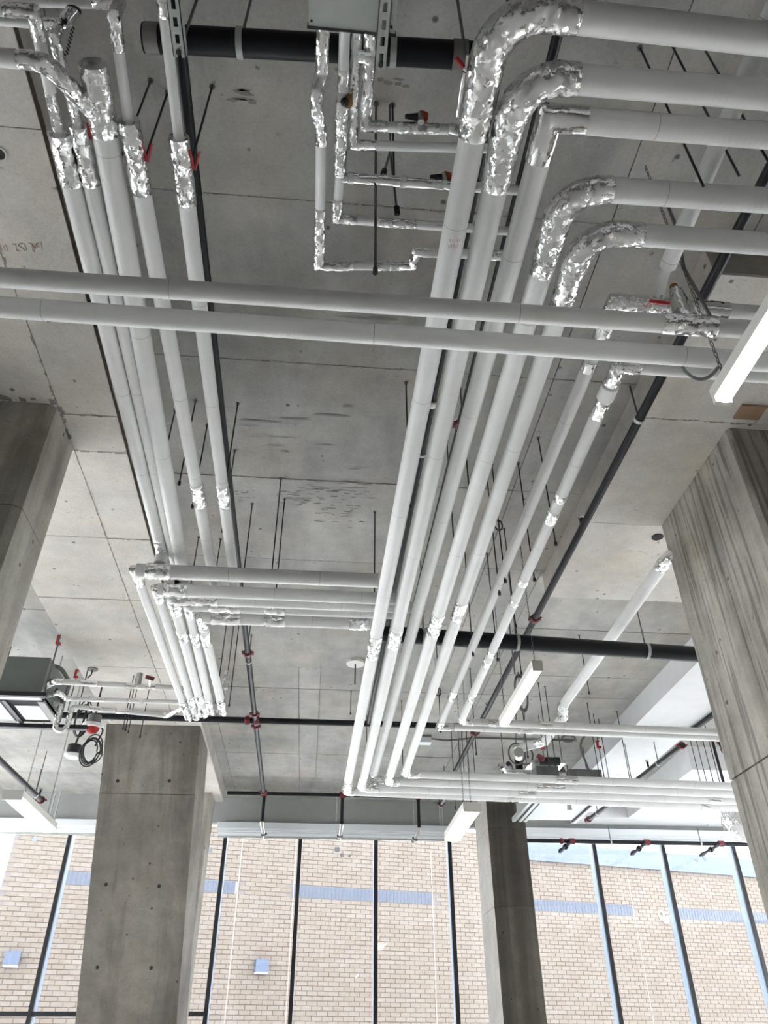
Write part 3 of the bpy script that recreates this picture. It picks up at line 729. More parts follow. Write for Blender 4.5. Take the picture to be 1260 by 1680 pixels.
left_pipe('leftmost pipe of the left rack, thin foil feeder and foil valve sleeve above', f1, (96, 213), (263, 893), LY[0], 0.0405, 0.021, (96, 218, 117, 300),
          [(E_, (8, 16), (67, 66), 1.08, .3), (B_, (79, 152), (96, 216), 1.0, .5), (E_, (259, 880), (264, 905), 1.0, .8)], [((113, 222), (120, 252), 0.0)])
f2 = [ph(-60, 28, hL + .12), ph(100, 41, hL + .12), ph(89, 62, hL + .0)]
left_pipe('second pipe of the left rack, its valve sleeve half behind the big branch', f2, (127, 200), (282, 899), LY[1], 0.033, 0.0185, (127, 205, 150, 302),
          [(B_, (70, 40), (127, 205), 1.05, .3)], [((143, 203), (151, 228), 0.0)])
p3 = [ph(152, 104, hL), ph(294, 902, hL)]
e3 = p3[0].lerp(p3[1], (LY[2] - p3[0].y) / (p3[1].y - p3[0].y))
t3, path3 = pipe('thickest pipe of the left rack, capped in foil with a slanting branch', GL, [p3[0], e3, Vector((e3.x, e3.y, 2.76 + EYE))], 0.0485, 0.09,
          [('foil_cap', (152, 104), (172, 220), 1.04, .35)], 0.9)
br = rounded(run_on([ph(167, 196, hL - .01), ph(84, 112, hL - .075), ph(66, 101, hL - .078), ph(-60, 88, hL - .078)]), [0.05, 0.05])
sb = s_of(br, 30, 97)
MB().tube(sub(br, 0, sb, 0.01), 0.0325, 28, True, 0.003, 45, 3).build('foil_branch', 'foil', t3, True, 55)
MB().tube(sub(br, sb, cum(br)[-1]), 0.031, 18).build('branch_jacket', 'jacket', t3)
f4 = [ph(-60, -1, hL + .2), ph(196, 5, hL + .2), ph(187, 27, hL + .0)]
left_pipe('fourth pipe of the left rack, dropping from a foil elbow, red twin lever beside it', f4, (210, 193), (343, 908), LY[3], 0.0375, 0.0195, (212, 198, 234, 316),
          [(E_, (152, 4), (197, 84), 1.1, .3), (B_, (207, 160), (212, 197), 0.85, .4), (B_, (318, 793), (326, 828), 1.06, 1)],
          [((232, 233), (242, 264), 0.0), ((249, 237), (243, 266), 0.0)])
f5 = [ph(262, -40, hL)]
left_pipe('rightmost pipe of the left rack beside the black main, V-shaped red lever', f5, (292, 215), (378, 903), LY[4], 0.0355, 0.0195, (294, 224, 307, 333),
          [(B_, (266, 0), (271, 29), 1.05, .3), (B_, (289, 187), (294, 226), 0.85, .4), (B_, (362, 796), (367, 829), 1.06, 1)],
          [((312, 246), (318, 278), 0.0), ((328, 249), (320, 279), 0.0)])
# small hand valve on the second feeder
t = thing('hand_valve', ph(121, 16, hL + .16), 'small spoked hand valve on a bead chain at the upper left', 'valve')
c = ph(121, 17, hL + .16)
ring = [c + Vector((0.022 * math.cos(a), 0.022 * math.sin(a) * .8, 0.012 * math.sin(a))) for a in [i * math.pi / 6 for i in range(13)]]
MB().tube(ring, 0.005, 8).build('hand_wheel', 'dark_steel', t)
for a in (0, 1.05, 2.1): MB().tube([c + Vector((0.021 * math.cos(a), 0.017 * math.sin(a), 0)), c - Vector((0.021 * math.cos(a), 0.017 * math.sin(a), 0))], 0.003, 6).build('spoke', 'dark_steel', t)
MB().tube([c, ph(108, 34, hL + .12)], 0.024, 14).build('valve_body', 'smooth_foil', t)
m = MB()
for i in range(24):
    k = i / 23.0; m.ball(ph(120, 45, hL).lerp(ph(109, 90, hL), k) + Vector((0.004 * math.sin(i * 2.1), 0, 0)), 0.0035, 6, 4)
m.build('bead_chain', 'dark_steel', t)['kind'] = 'stuff'

# thin foil branch lines under the sheet-metal box
GB = 'thin foil-wrapped branch lines below the sheet-metal box'
hB = 2.9
pipe('thin branch line at far left below the box, stepping up at its end', GB,
     [ph(531, 30, hB), ph(528, 120, hB), ph(520, 152, hB - .03), ph(520, 186, hB - .03), ph(527, 215, hB), ph(524, 436, hB), ph(676, 436, hB), ph(684, 413, hB), ph(850, 420, hB)], 0.0215, [0.0] * 5 + [0.0, 0.0],
     [(E_, (530, 45), (527, 237), 1.05, .8), (E_, (526, 341), (580, 436), 1.05, .3), (B_, (612, 436), (635, 436), 1.05, .2), (E_, (640, 436), (720, 415), 1.05, .5), (B_, (805, 418), (830, 419), 1.05, .5)], 0, n=16)
pb2, path2 = pipe('branch line with a brass-capped foil valve, turning right under a tee', GB,
     [ph(566, 30, hB), ph(563, 130, hB), ph(560, 200, hB - .02), ph(558, 285, hB), ph(552, 359, hB), ph(850, 380, hB)], 0.0195, 0.0,
     [(B_, (563, 113), (562, 150), 1.05, .4), (E_, (562, 165), (557, 287), 1.2, .8), (E_, (554, 326), (586, 361), 1.06, .2), (B_, (623, 364), (682, 368), 1.05, .2)], 0, n=16)
c = ph(571, 170, hB - .05); MB().tube([c, c + Vector((0, 0, .04))], 0.018, 12).build('valve_cap', 'brass', pb2)
MB().ball(c + Vector((-0.012, -0.004, 0)), 0.017, 10, 7).build('valve_knob', 'dark_steel', pb2)
tee = [ph(559, 291, hB), ph(850, 312, hB)]
MB().tube(tee, 0.0205, 16).build('tee_arm', 'jacket', pb2)
MB().tube(sub(tee, s_of(tee, 567, 292), s_of(tee, 742, 304), 0.009), 0.0215, 24, True, .0015, 60, 4).build('foil_band', 'smooth_foil', pb2, True, 55)
for q in ((575, 293), (661, 299)): MB().tube(sub(tee, s_of(tee, *q) - .012, s_of(tee, *q) + .012), 0.023, 16).build('tape_band', 'jacket', pb2)
pipe('double foil branch line beside the brass-capped one, white after its corner', GB,
     [ph(588, 30, hB + .02), ph(583, 100, hB + .02), ph(578, 238, hB + .02), ph(850, 245, hB + .02)], 0.0185, 0.0,
     [(E_, (587, 45), (617, 239), 1.06, .7)], 0, n=16)
pb4, path4 = pipe('rightmost foil branch line below the box, running right above the others', GB,
     [ph(608, 30, hB), ph(606, 95, hB), ph(600, 207, hB), ph(850, 217, hB)], 0.0195, 0.0,
     [(E_, (607, 45), (636, 208), 1.06, .6), (B_, (652, 209), (720, 212), 1.06, .3), (B_, (736, 212), (752, 213), 1.06, .3)], 0, n=16)
MB().tube([ph(588, 93, hB - .02), ph(609, 95, hB - .02)], 0.022, 14, True).build('cross_link', 'foil', pb4)
for px, py, h_, lab in ((690, 190, hB + .03, 'orange-red capped valve on the rightmost foil branch line'), (729, 289, hB + .03, 'orange-red capped valve on the tee branch line')):
    c = ph(px, py, h_); t = thing('capped_valve', c, lab, 'valve', 'orange capped valves')
    MB().tube([c + Vector((0, 0, -.05)), c + Vector((0, 0, .015))], 0.012, 12).build('stem', 'fitting_metal', t)
    MB().tube([c + Vector((-.0, 0, 0)), c + Vector((.026, 0.004, .004))], [0.021, 0.017], 9).build('cap', 'orange_cap', t, False)
    MB().tube([c + Vector((-.06, 0, -.015)), c + Vector((-.012, 0, -.012))], [.008, .015], 10).build('body', 'dark_steel', t)

# ------------------------------------------------------------------ sheet-metal box on slotted struts
bx = thing('sheet_metal_box', (-0.13, 0.5, 2.75 + EYE), 'galvanized sheet-metal box hung at the top of the view', 'box')
x0 = ph(506, 48, 2.75).x; x1 = ph(648, 55, 2.75).x; yb = ph(575, 51, 2.75).y
MB().box((x0, 0.45, 2.75 + EYE), (x1, yb, 3.05 + EYE)).build('casing', 'galvanized', bx, False)
MB().box((x0 - .004, yb - .004, 2.747 + EYE), (x1 + .004, yb + .004, 2.775 + EYE)).build('flange', 'dark_steel', bx, False)
for px, py in ((511, 34), (642, 45)):
    MB().disc(ph(px, py, 2.7485), (0, 0, 1), 0.004, 0.004, 8).build('screw', 'dark_steel', bx)
def strut(xa, y0, y1, h, lab, holes, group='slotted steel struts at the top'):
    t = thing('slotted_strut', (xa, y0, h + EYE), lab, 'strut', group); z = h + EYE; w2 = 0.0205
    m = MB(); m.box((xa - w2, y0, z), (xa - w2 + .003, y1, z + .041)); m.build('flange', 'galvanized', t, False)
    MB().box((xa + w2 - .003, y0, z), (xa + w2, y1, z + .041)).build('flange', 'galvanized', t, False)
    m = MB(); m.box((xa - w2, y0, z), (xa - .007, y1, z + .003)); m.box((xa + .007, y0, z), (xa + w2, y1, z + .003))
    y = y0; pitch = .05
    while y < y1:
        m.box((xa - .007, y, z), (xa + .007, min(y + .022, y1), z + .003)); y += pitch
    m.build('web', 'galvanized', t, False)
    c = Vector((xa, y1 - .018, z - .004)); MB().disc(c, (0, 0, 1), .009, .01, 6).build('bolt', 'dark_steel', t, False)
    MB().tube([Vector((xa, y1 - .018, z)), Vector((xa, y1 - .018, SL))], .0055, 8).build('threaded_rod', 'grey_rod', t)
    return t
s1x = ph(296, 88, 2.72).x; s2x = ph(624, 108, 2.72).x
strut(s1x, 0.35, ph(296, 90, 2.72).y, 2.70, 'slotted galvanized strut beside the rightmost left-rack pipe', 4)
strut(s2x, 0.35, ph(624, 110, 2.72).y, 2.70, 'slotted galvanized strut along the right edge of the sheet-metal box', 4)

# ------------------------------------------------------------------ black mains
def main(label, pts, r, rad=0.0, couplings=(), name='black_pipe', group=None, mat='black_steel', clamps=(), cm='red_paint'):
    pts = run_on(pts)
    path = rounded(pts, rad) if len(pts) > 2 else [Vector(p) for p in pts]
    t = thing(name, path[0], label, 'pipe', group)
    MB().tube(path, r, 18).build('pipe_body', mat, t)
    ss = cum(path)
    for q in couplings:
        s = s_of(path, *q); a, b = at_s(path, ss, s - .028), at_s(path, ss, s + .028); d = (b - a).normalized(); c = (a + b) / 2
        w = Vector((0, 0, 1)).cross(d) if abs(d.z) < .8 else Vector((1, 0, 0)); w.normalize()
        k = MB().tube([a, a.lerp(b, .15), a.lerp(b, .85), b], [r * 1.25, r * 1.5, r * 1.5, r * 1.25], 16).build('coupling', cm, t)
        for sg in (-1, 1):
            e = c + w * sg * r * 1.75; m = MB(); m.tube([e - d * .03, e + d * .03], r * .32, 8); m.tube([c + w * sg * r * 1.2, c + w * sg * r * 2.0], r * .5, 8)
            m.build('coupling_bolt', cm, k)
    for q in clamps:
        s = s_of(path, *q); MB().tube(sub(path, s - .012, s + .012), r + .005, 20).build('clamp_band', 'galvanized', t)
        c = at_s(path, ss, s); MB().tube([c + Vector((0, 0, r)), Vector((c.x, c.y, SL))], .006, 8).build('hanger_rod', 'grey_rod', t)
    return t, path
k1, pk1 = main('fat black pipe at the top with grey couplings at both ends', [ph(236, 62, 3.15), ph(800, 93, 3.15)], 0.0505, clamps=((394, 70), (645, 84)))
for a, b in ((239, 262), (742, 766)):
    p0, p1 = ph(a, 62 + (a - 236) * .055, 3.15), ph(b, 62 + (b - 236) * .055, 3.15)
    MB().tube([p0, p1], .055, 20).build('coupling_sleeve', 'rubber_band_metal', k1)
MB().tube([pk1[0], pk1[0] + Vector((.006, 0, 0))], .053, 20).build('end_cap', 'black_steel', k1)
main('black main passing behind the right rack across to the board-marked column', [ph(618, 1039, 2.86), ph(1300, 1084, 2.86)], 0.067,
     clamps=((695, 1047), (848, 1056), (1060, 1068)))[0]
K3a, K3b = ph(-60, 1160, 3.3), ph(1158, 1208, 3.3); K3a.y = K3b.y = ph(415, 1182, 3.3).y
k3, pk3 = main('thin black cross main behind the pipe bends, running wall to column', [K3a, K3b], 0.036, couplings=((406, 1182), (421, 1182), (776, 1196)))
xr = pk3[-1]
rp = rounded([xr, xr + Vector((.09, 0, 0)), xr + Vector((.13, -.02, -.16)), xr + Vector((.17, -.02, -.36)), xr + Vector((.62, -.02, -.37))], [.05, .05, .09])
MB().tube(rp, .045, 16).build('red_elbow', 'red_paint', k3)
for s in (.06, .16, .27, .5): MB().tube(sub(rp, s, s + .045), .058, 16).build('coupling', 'red_paint', k3)
MB().tube(sub(rp, .205, .27), .047, 16).build('black_nipple', 'black_steel', k3)
GSP = 'black sprinkler mains running towards the glazing'
hS = 3.3
s1a, s1b = ph(282, -30, hS), ph(433, 1306, hS)
main('black sprinkler main hugging the rightmost pipe of the left rack', [s1a, s1b], 0.029, couplings=((402, 1072), (414, 1172), (415, 1192), (432, 1299)), group=GSP, clamps=((404, 1085),))
main('black sprinkler main glimpsed between the first and second rack pipes', [Vector((.615, -4, hS + EYE)), Vector((.595, 8.8, hS + EYE))], .0235, group=GSP, couplings=((708, 660),), cm='fitting_metal', clamps=((690, 745),))
main('black sprinkler main behind the third rack pipe, small red coupling', [Vector((.825, -4, hS + EYE)), Vector((.80, 8.78, hS + EYE))], .022, couplings=((752, 696),), group=GSP)
main('black sprinkler main along the drop panel edge at the right', [Vector((1.935, -4, hS + EYE)), ph(722, 1312, hS)], .0285, couplings=((880, 1016), (782, 1204)), group=GSP, clamps=((1053, 690),))
main('grey-black sprinkler branch ending beside the lower left lamp', [ph(-60, 1190, 3.0), ph(68, 1313, 3.0)], .036, couplings=((69, 1313),), group=GSP, mat='dark_steel', clamps=((58, 1304),))
main('dark sprinkler branch rising to the plasterboard bulkhead at right', [ph(1120, 1222, 3.05), ph(1040, 1283, 3.05)], .03, couplings=((1118, 1223),), group=GSP, mat='dark_steel', clamps=((1080, 1252),))
main('short dark branch end beside the right ceiling unit', [ph(1010, 1312, 3.0), ph(962, 1347, 3.0)], .03, couplings=((966, 1345),), group=GSP, mat='dark_steel', clamps=((980, 1333),))
main('dark pipe stub high beside the board-marked column', [ph(1190, 1158, 3.3), ph(1130, 1202, 3.3)], .032, group=GSP, mat='dark_steel')
main('dark pipe end pointing down behind the right rack bends', [ph(735, 1300, 3.15), ph(722, 1321, 3.15)], .03, clamps=((731, 1307),), couplings=((723, 1319),), group=GSP, mat='dark_steel')
# window sprinkler lines with dropped heads
def head(t, path, px, drop_px, tip_px, y0):
    s = s_of(path, *px); c = at_s(path, cum(path), s)
    q = pyy(*drop_px, c.y); tip = pyy(*tip_px, c.y + .12)
    MB().tube([c + Vector((0, 0, -.02)), Vector((c.x, c.y, q.z))], .024, 12).build('drop_pipe', 'black_steel', t)
    MB().tube(sub(path, s - .04, s + .04), .05, 14).build('coupling', 'red_paint', t)
    j = Vector((c.x, c.y, q.z)); d = (tip - j)
    a = MB().tube([j + Vector((0, 0, .03)), j, j.lerp(tip, .75)], [.034, .034, .022], 12).build('swivel_arm', 'fitting_metal', t)
    MB().tube([j.lerp(tip, .62), j.lerp(tip, .68)], .045, 12).build('escutcheon', 'dark_steel', a)
    MB().tube([j.lerp(tip, .75), j.lerp(tip, .92), tip], [.024, .034, .012], 10).build('nozzle', 'fitting_metal', a)
k4a, k4b = ph(372, 1297, hS), ph(790, 1312, hS); k4a.y = k4b.y = ph(432, 1302, hS).y
k4, pk4 = main('thin black window-sprinkler line over the middle panes with three drops', [k4a, k4b], .027)
head(k4, pk4, (434, 1300), (430, 1352), (435, 1378), 0); head(k4, pk4, (562, 1304), (561, 1356), (556, 1380), 0); head(k4, pk4, (686, 1309), (688, 1362), (677, 1384), 0)
k5a, k5b = ph(862, 1371, 3.03), ph(1260, 1394, 3.03); k5a.y = k5b.y = 12.95; k5a.z = k5b.z = pyy(1040, 1382, 12.95).z
k5, pk5 = main('thin black window-sprinkler line over the right panes with three slanted arms', [k5a, k5b], .031, couplings=((938, 1377), (921, 1376)))
for px, tip in (((938, 1376), (917, 1398)), ((1061, 1383), (1035, 1402)), ((1183, 1390), (1148, 1404))):
    s = s_of(pk5, *px); c = at_s(pk5, cum(pk5), s); tp = pyy(*tip, 12.75)
    a = MB().tube([c, c.lerp(tp, .6)], .026, 12).build('slanted_arm', 'dark_steel', k5)
    MB().tube([c.lerp(tp, .45), c.lerp(tp, .52)], .046, 12).build('escutcheon', 'dark_steel', a)
    MB().tube([c.lerp(tp, .6), c.lerp(tp, .9), tp], [.02, .034, .014], 12).build('nozzle', 'dark_steel', a)
    MB().tube(sub(pk5, s - .045, s + .045), .048, 14).build('coupling', 'red_paint', k5)
for px in (1002, 1150):
    s = s_of(pk5, px, 1382); c = at_s(pk5, cum(pk5), s)
    MB().tube([c, Vector((c.x, c.y, c.z + .25))], .007, 6).build('hanger_rod', 'grey_rod', k5)
    MB().tube(sub(pk5, s - .012, s + .012), .036, 14).build('clamp_band', 'galvanized', k5)

# white pipe past the drop panel on the right
pipe('white pipe slanting past the black main beside the board-marked column', None,
     [ph(1099, 910, 3.1) + Vector((.7, 0, 0)), ph(1099, 910, 3.1), ph(922, 1160, 3.1), ph(924, 1176, 3.05), ph(893, 1217, 3.05), ph(845, 1230, 3.05)], .05, [.09, .03, .03, .05],
     [(B_, 'start', (1084, 931), 1.04, .5), (E_, (925, 1152), (922, 1178), 1.06, .7), (E_, (896, 1214), (880, 1221), 1.06, .4), (B_, (856, 1227), 'end', 1.05, .6)], 1.1)

# foil parcel peeping out beside the column
c = ph(1203, 1345, 2.55); t = thing('wrapped_fitting', c, 'crumpled foil-wrapped fitting half hidden by the board-marked column', 'fitting')
MB().tube([c + Vector((-.0, 0, .12)), c + Vector((.0, 0, .02)), c + Vector((.12, 0, -.10)), c + Vector((.3, 0, -.12))], [.13, .16, .17, .16], 26, True, .02, 9, 2).build('foil_wrap', 'foil', t, True, 55)
MB().tube([c + Vector((0, 0, .12)), Vector((c.x, c.y, SL))], .02, 8).build('hanger', 'dark_steel', t)
# ------------------------------------------------------------------ ceiling units
def unit_left():
    t = thing('fan_coil_unit', (-3.35, 6.9, 2.72 + EYE), 'grey ceiling fan coil unit with open grille at the lower left', 'air unit')
    z0, z1 = 2.75 + EYE, 3.14 + EYE; xa, xb = -3.55, -2.575; ya, yb = 6.9, 7.62
    MB().box((xa, ya, z0 + .03), (xb, yb, z1)).build('casing', 'unit_grey', t, False)
    MB().box((xa, ya - .035, z0 - .01), (xb + .06, ya + .01, z0 + .03)).build('front_rail', 'dark_steel', t, False)
    MB().box((xa, yb + .02, z0 - .03), (xb + .26, yb + .075, z0 + .012)).build('rear_rail', 'dark_steel', t, False)
    MB().box((xa, ya + .012, z0 + .012), (xb - .02, ya + .13, z0 + .03)).build('bottom_pan', 'unit_white', t, False)
    MB().box((xa, ya + .13, z0 + .012), (-3.0, yb, z0 + .03)).build('bottom_panel', 'unit_white', t, False)
    MB().box((-2.97, ya + .14, z0 + .004), (-2.93, yb, z0 + .032)).build('pan_rail', 'dark_steel', t, False)
    MB().box((-2.93, ya + .14, z0 + .022), (xb, yb, z0 + .03)).build('opening', 'dark_void', t, False)
    MB().box((-2.89, ya + .28, z0 + .014), (-2.66, yb - .08, z0 + .024)).build('louvre_plate', 'unit_white', t, False)
    MB().box((-2.64, ya + .14, z0 - .0), (-2.575, yb - .02, z0 + .05)).build('side_flange', 'rubber_band_metal', t, False)
    for k in range(3): MB().disc((xb + .002, ya + .15 + .22 * k, z0 + .2), (1, 0, 0), .035, .02, 12).build('knockout', 'dark_void', t)
    ca = rounded([Vector((xa, ya + .1, z1 + .03)), Vector((-2.75, ya + .12, z1 + .03)), Vector((-2.52, ya + .2, z1 - .02)), Vector((-2.44, ya + .3, z1 - .12)), Vector((-2.5, ya + .45, z1 - .2)), Vector((-2.575, ya + .5, z1 - .2))], [.2, .12, .08, .08])
    MB().tube(ca, .02, 10).build('flexible_conduit', 'cable_grey', t)
    for x, y in ((-2.45, yb + .05), (-3.3, yb + .05), (-2.54, ya - .01)): MB().tube([(x, y, z0), (x, y, SL if x < -2.55 else SO)], .007, 8).build('hanger_rod', 'grey_rod', t)
unit_left()
def unit_right():
    t = thing('ceiling_unit', (2.86, 10.2, 2.8 + EYE), 'galvanized ceiling unit with bright base pan beside the dark-fronted column', 'air unit')
    z = 2.8 + EYE
    MB().box((2.9, 10.25, z + .05), (3.74, 11.12, z + .38)).build('casing', 'galvanized', t, False)
    MB().box((3.2, 10.22, z + .02), (3.72, 11.15, z + .05)).build('base_pan', 'unit_white', t, False)  # white stands in for the windows mirrored in the galvanized pan
    MB().box((3.02, 10.22, z + .015), (3.2, 11.15, z + .05)).build('side_pan', 'galvanized', t, False)
    for x in (2.84, 2.93, 3.0, 3.73): MB().box((x, 10.16, z - .01), (x + .045, 11.18, z + .05)).build('rail', 'galvanized', t, False)
    for x in (2.888, 2.977, 3.715): MB().box((x, 10.17, z + .0), (x + .014, 11.17, z + .03)).build('rail_shadow_gap', 'dark_steel', t, False)
    MB().tube([(3.42, 10.3, z + .03), (3.42, 10.3, z - .07)], .035, 12).build('drain_stub', 'fitting_metal', t)
    for x in (2.9, 3.74):
        for y in (10.3, 11.1): MB().tube([(x, y, z), (x, y, SL)], .007, 8).build('hanger_rod', 'grey_rod', t)
unit_right()
# small pipes from the left unit
GU = 'small white pipes of the lower-left unit'
hU = 2.84
pu, _ = pipe('topmost small white pipe leaving the lower-left unit', GU, [Vector((-2.58, 7.0, hU + EYE + .05)), ph(90, 1118, hU), ph(320, 1131, hU)], .026, .03,
     [(B_, (84, 1117), (104, 1119), 1.08, .5), (B_, (132, 1121), (160, 1122), 1.04, 0), (B_, (208, 1125), (255, 1127), 1.04, 0)], 0, n=14)
c = ph(246, 1112, hU); MB().tube([ph(246, 1126, hU), c], .012, 8).build('valve_stem', 'fitting_metal', pu)
MB().disc(c, (0.3, -.5, 1), .042, .03, 10).build('valve_wheel', 'red_paint', pu)
MB().tube([ph(226, 1125, hU), ph(226, 1125, hU) + Vector((0, 0, .12))], .028, 10).build('valve_body', 'fitting_metal', pu)
pipe('middle small white pipe leaving the lower-left unit', GU, [Vector((-2.58, 7.1, hU + EYE)), ph(97, 1136, hU), ph(107, 1146, hU), ph(320, 1153, hU)], .021, .02,
     [(E_, (85, 1135), (118, 1147), 1.08, .6), (B_, (146, 1148), (172, 1149), 1.04, 0), (B_, (212, 1150), (236, 1151), 1.04, 0)], 0, n=14)
a = ph(100, 1155, hU)
trap = [Vector((-2.58, a.y, a.z)), a, a + Vector((0, 0, -.26)), a + Vector((.11, 0, -.26)), a + Vector((.11, 0, -.02)), Vector((ph(275, 1173, hU).x, a.y + .18, a.z - .02)), ph(310, 1157, hU)]
pipe('lowest small white pipe of the lower-left unit, with a foil drain trap', GU, trap, .022, [.03, .05, .05, .03, .03],
     [('foil_trap', (100, 1156), (117, 1172), 1.12, .5), (B_, (145, 1174), (165, 1174), 1.04, 0), (B_, (190, 1174), (215, 1174), 1.04, 0), (E_, (268, 1173), 'end', 1.08, .5)], 0, n=14)
t, _ = pipe('upright foil riser with side tee beside the far ends of the cross-over pipes', None, [ph(360, 1170, 2.66), ph(360, 1170, 2.66) + Vector((0.03, 0, .42))], .028, 0, [(B_, 'start', 'end', 1.06, .5)], 0, mat='fitting_metal', name='foil_riser')
q = ph(372, 1128, 2.8); MB().tube([q, q + Vector((-.12, 0, -.02))], .02, 10).build('side_tee', 'smooth_foil', t)
MB().tube([ph(360, 1170, 2.66) + Vector((.03, 0, .42)), Vector((ph(360, 1170, 2.66).x + .03, ph(360, 1170, 2.66).y, SL))], .006, 6).build('hanger_rod', 'grey_rod', t)

# actuator cluster above the right rack's long run
hA = 2.95
def pt(px, py): return ph(px, py, hA)
t = thing('valve_assembly', pt(820, 1262), 'cluster of foil valves and flat grey actuator above the long right run', 'valve')
MB().tube(rounded([pt(822, 1256), pt(828, 1266), pt(935, 1272)], .03), .04, 14).build('header_pipe', 'smooth_foil', t)
MB().tube([pt(838, 1259), pt(834, 1253)], .03, 10).build('bleed_valve', 'dark_steel', t)
MB().tube([pt(853, 1270), pt(853, 1270) + Vector((0, 0, .36))], .05, 12).build('black_strainer', 'black_steel', t)
MB().tube([pt(851, 1234), pt(851, 1240)], .06, 12).build('flange', 'fitting_metal', t)
a, b = pt(866, 1256), pt(923, 1258)
MB().box((a.x, a.y - .12, a.z), (b.x, a.y + .16, a.z + .035)).build('flat_plate', 'fitting_metal', t, False)
MB().box((a.x + .1, a.y, a.z - .14), (b.x - .06, a.y + .2, a.z)).build('valve_block', 'cable_grey', t, False)
MB().tube([pt(884, 1249), pt(918, 1249)], .05, 12).build('actuator_motor', 'dark_steel', t)
MB().disc(pt(887, 1243), (.3, -.6, .6), .05, .04, 10).build('hand_knob', 'red_paint', t)
MB().hexa([pt(905, 1270) + v for v in (Vector((0, 0, 0)), Vector((.2, 0, 0)), Vector((.2, .12, 0)), Vector((0, .12, 0)))], [pt(905, 1270) + v for v in (Vector((.08, 0, .2)), Vector((.14, 0, .2)), Vector((.14, .12, .2)), Vector((.08, .12, .2)))]).build('bracket', 'cable_grey', t, False)
for px in (828, 925):
    p = pt(px, 1268); MB().tube([p, Vector((p.x, p.y, SL))], .006, 6).build('hanger_rod', 'grey_rod', t)
a = pt(934, 1268); t = thing('control_box', a, 'grey control box with printed label above the long right run', 'box')
MB().box((a.x, a.y, a.z - .1), (a.x + .42, a.y + .3, a.z + .05)).build('enclosure', 'cable_grey', t, False)
MB().box((a.x + .09, a.y - .004, a.z - .07), (a.x + .27, a.y, a.z + .03)).build('label_plate', 'unit_grey', t, False)
MB().tube(rounded([Vector((a.x + .3, a.y + .1, a.z + .05)), Vector((a.x + .22, a.y + .1, a.z + .4)), Vector((a.x + .4, a.y + .1, SL - .03)), Vector((a.x + .75, a.y, SL - .02))], [.2, .15]), .014, 8).build('conduit', 'cable_grey', t)
for i, (px, py, s_, lab) in enumerate(((848, 1236, .13, 'loop of grey cable hanging behind the black strainer'), (862, 1238, .12, 'second loop of grey cable right of the black strainer'), (933, 1211, .1, 'coil of grey cable lying above the thin black cross main'))):
    c = ph(px, py, 3.05); t = thing('cable_coil', c, lab, 'cable', 'grey cable loops')
    m = MB(); ring = [c + Vector((s_ * .75 * math.cos(a), .03 * math.sin(a * .5), (s_ if i < 2 else .04) * math.sin(a)) ) + Vector((0.004 * k, .006 * k, .006 * math.sin(k))) for k in range(3) for a in [j * math.pi / 8 for j in range(16)]]
    m.tube(ring, .009, 6); m.build('cable', 'cable_grey', t)
    MB().tube([c + Vector((0, 0, s_ if i < 2 else .04)), Vector((c.x + .05, c.y, SL))], .008, 6).build('cable_tail', 'cable_grey', t)

# ------------------------------------------------------------------ strip lamps
def chain(t, p, q, r=.006):
    m = MB(); L = (q - p).length; k = max(4, int(L / .03))
    k = min(k, 60)
    for i in range(k):
        c = p.lerp(q, (i + .5) / k); d = (q - p).normalized(); side = d.cross(Vector((1, 0, 0)) if i % 2 else Vector((0, 1, 0))).normalized(); hl = L / k * .62
        ring = [c + d * hl * math.cos(a) + side * .0065 * math.sin(a) for a in [j * math.pi / 4 for j in range(9)]]
        m.tube(ring, .0017, 5, False)
    o = m.build('chain', 'grey_rod', t); return o
def lamp(xc, y0, y1, h, w, dz, label, lit='lamp_lit', top=SL, hang=None, group='lit strip lamps hanging on chains'):
    t = thing('strip_lamp', (xc, y0, h + EYE), label, 'lamp', group); z = h + EYE
    MB().box((xc - w * .55, y0, z + dz * .35), (xc + w * .55, y1, z + dz)).build('housing', 'lamp_housing', t, False)
    prof = [(-.5, .45), (-.5, .2), (-.36, .04), (-.18, -.03), (0, -.05), (.18, -.03), (.36, .04), (.5, .2), (.5, .45)]
    m = MB(); k = len(prof)
    for y in (y0 + .015, y1 - .015): m.v += [(xc + a * w, y, z + b * dz) for a, b in prof]
    m.f += [(i, i + 1, k + i + 1, k + i) for i in range(k - 1)] + [(k - 1, 0, k, 2 * k - 1), tuple(range(k)), tuple(range(2 * k - 1, k - 1, -1))]
    m.build('diffuser', lit, t)
    for y in (y0 + .004, y1 - .004): MB().box((xc - w * .54, y - .009, z + .0), (xc + w * .54, y + .009, z + dz)).build('end_cap', 'lamp_housing', t, False)
    for y in hang or (y0 + .06, y1 - .06): chain(t, Vector((xc, y, z + dz)), Vector((xc + .01, y, top)))
    return t
lamp(1.475, 0.72, 1.96, 2.02, .062, .075, 'nearest bright strip lamp, tilted in view at the right edge')
lamp(1.655, 5.26, 6.46, 2.42, .075, .085, 'bright narrow strip lamp below the black main in the middle distance')
lamp(1.56, 7.66, 8.88, 2.0, .17, .09, 'wide strip lamp in front of the glazing beside the dark-fronted column', 'lamp_lit_soft', hang=(7.74, 8.12))
lamp(-2.82, 7.56, 8.78, 2.0, .17, .09, 'wide strip lamp in front of the glazing at the lower left', 'lamp_lit_soft', top=SL, hang=(7.85, 8.66))

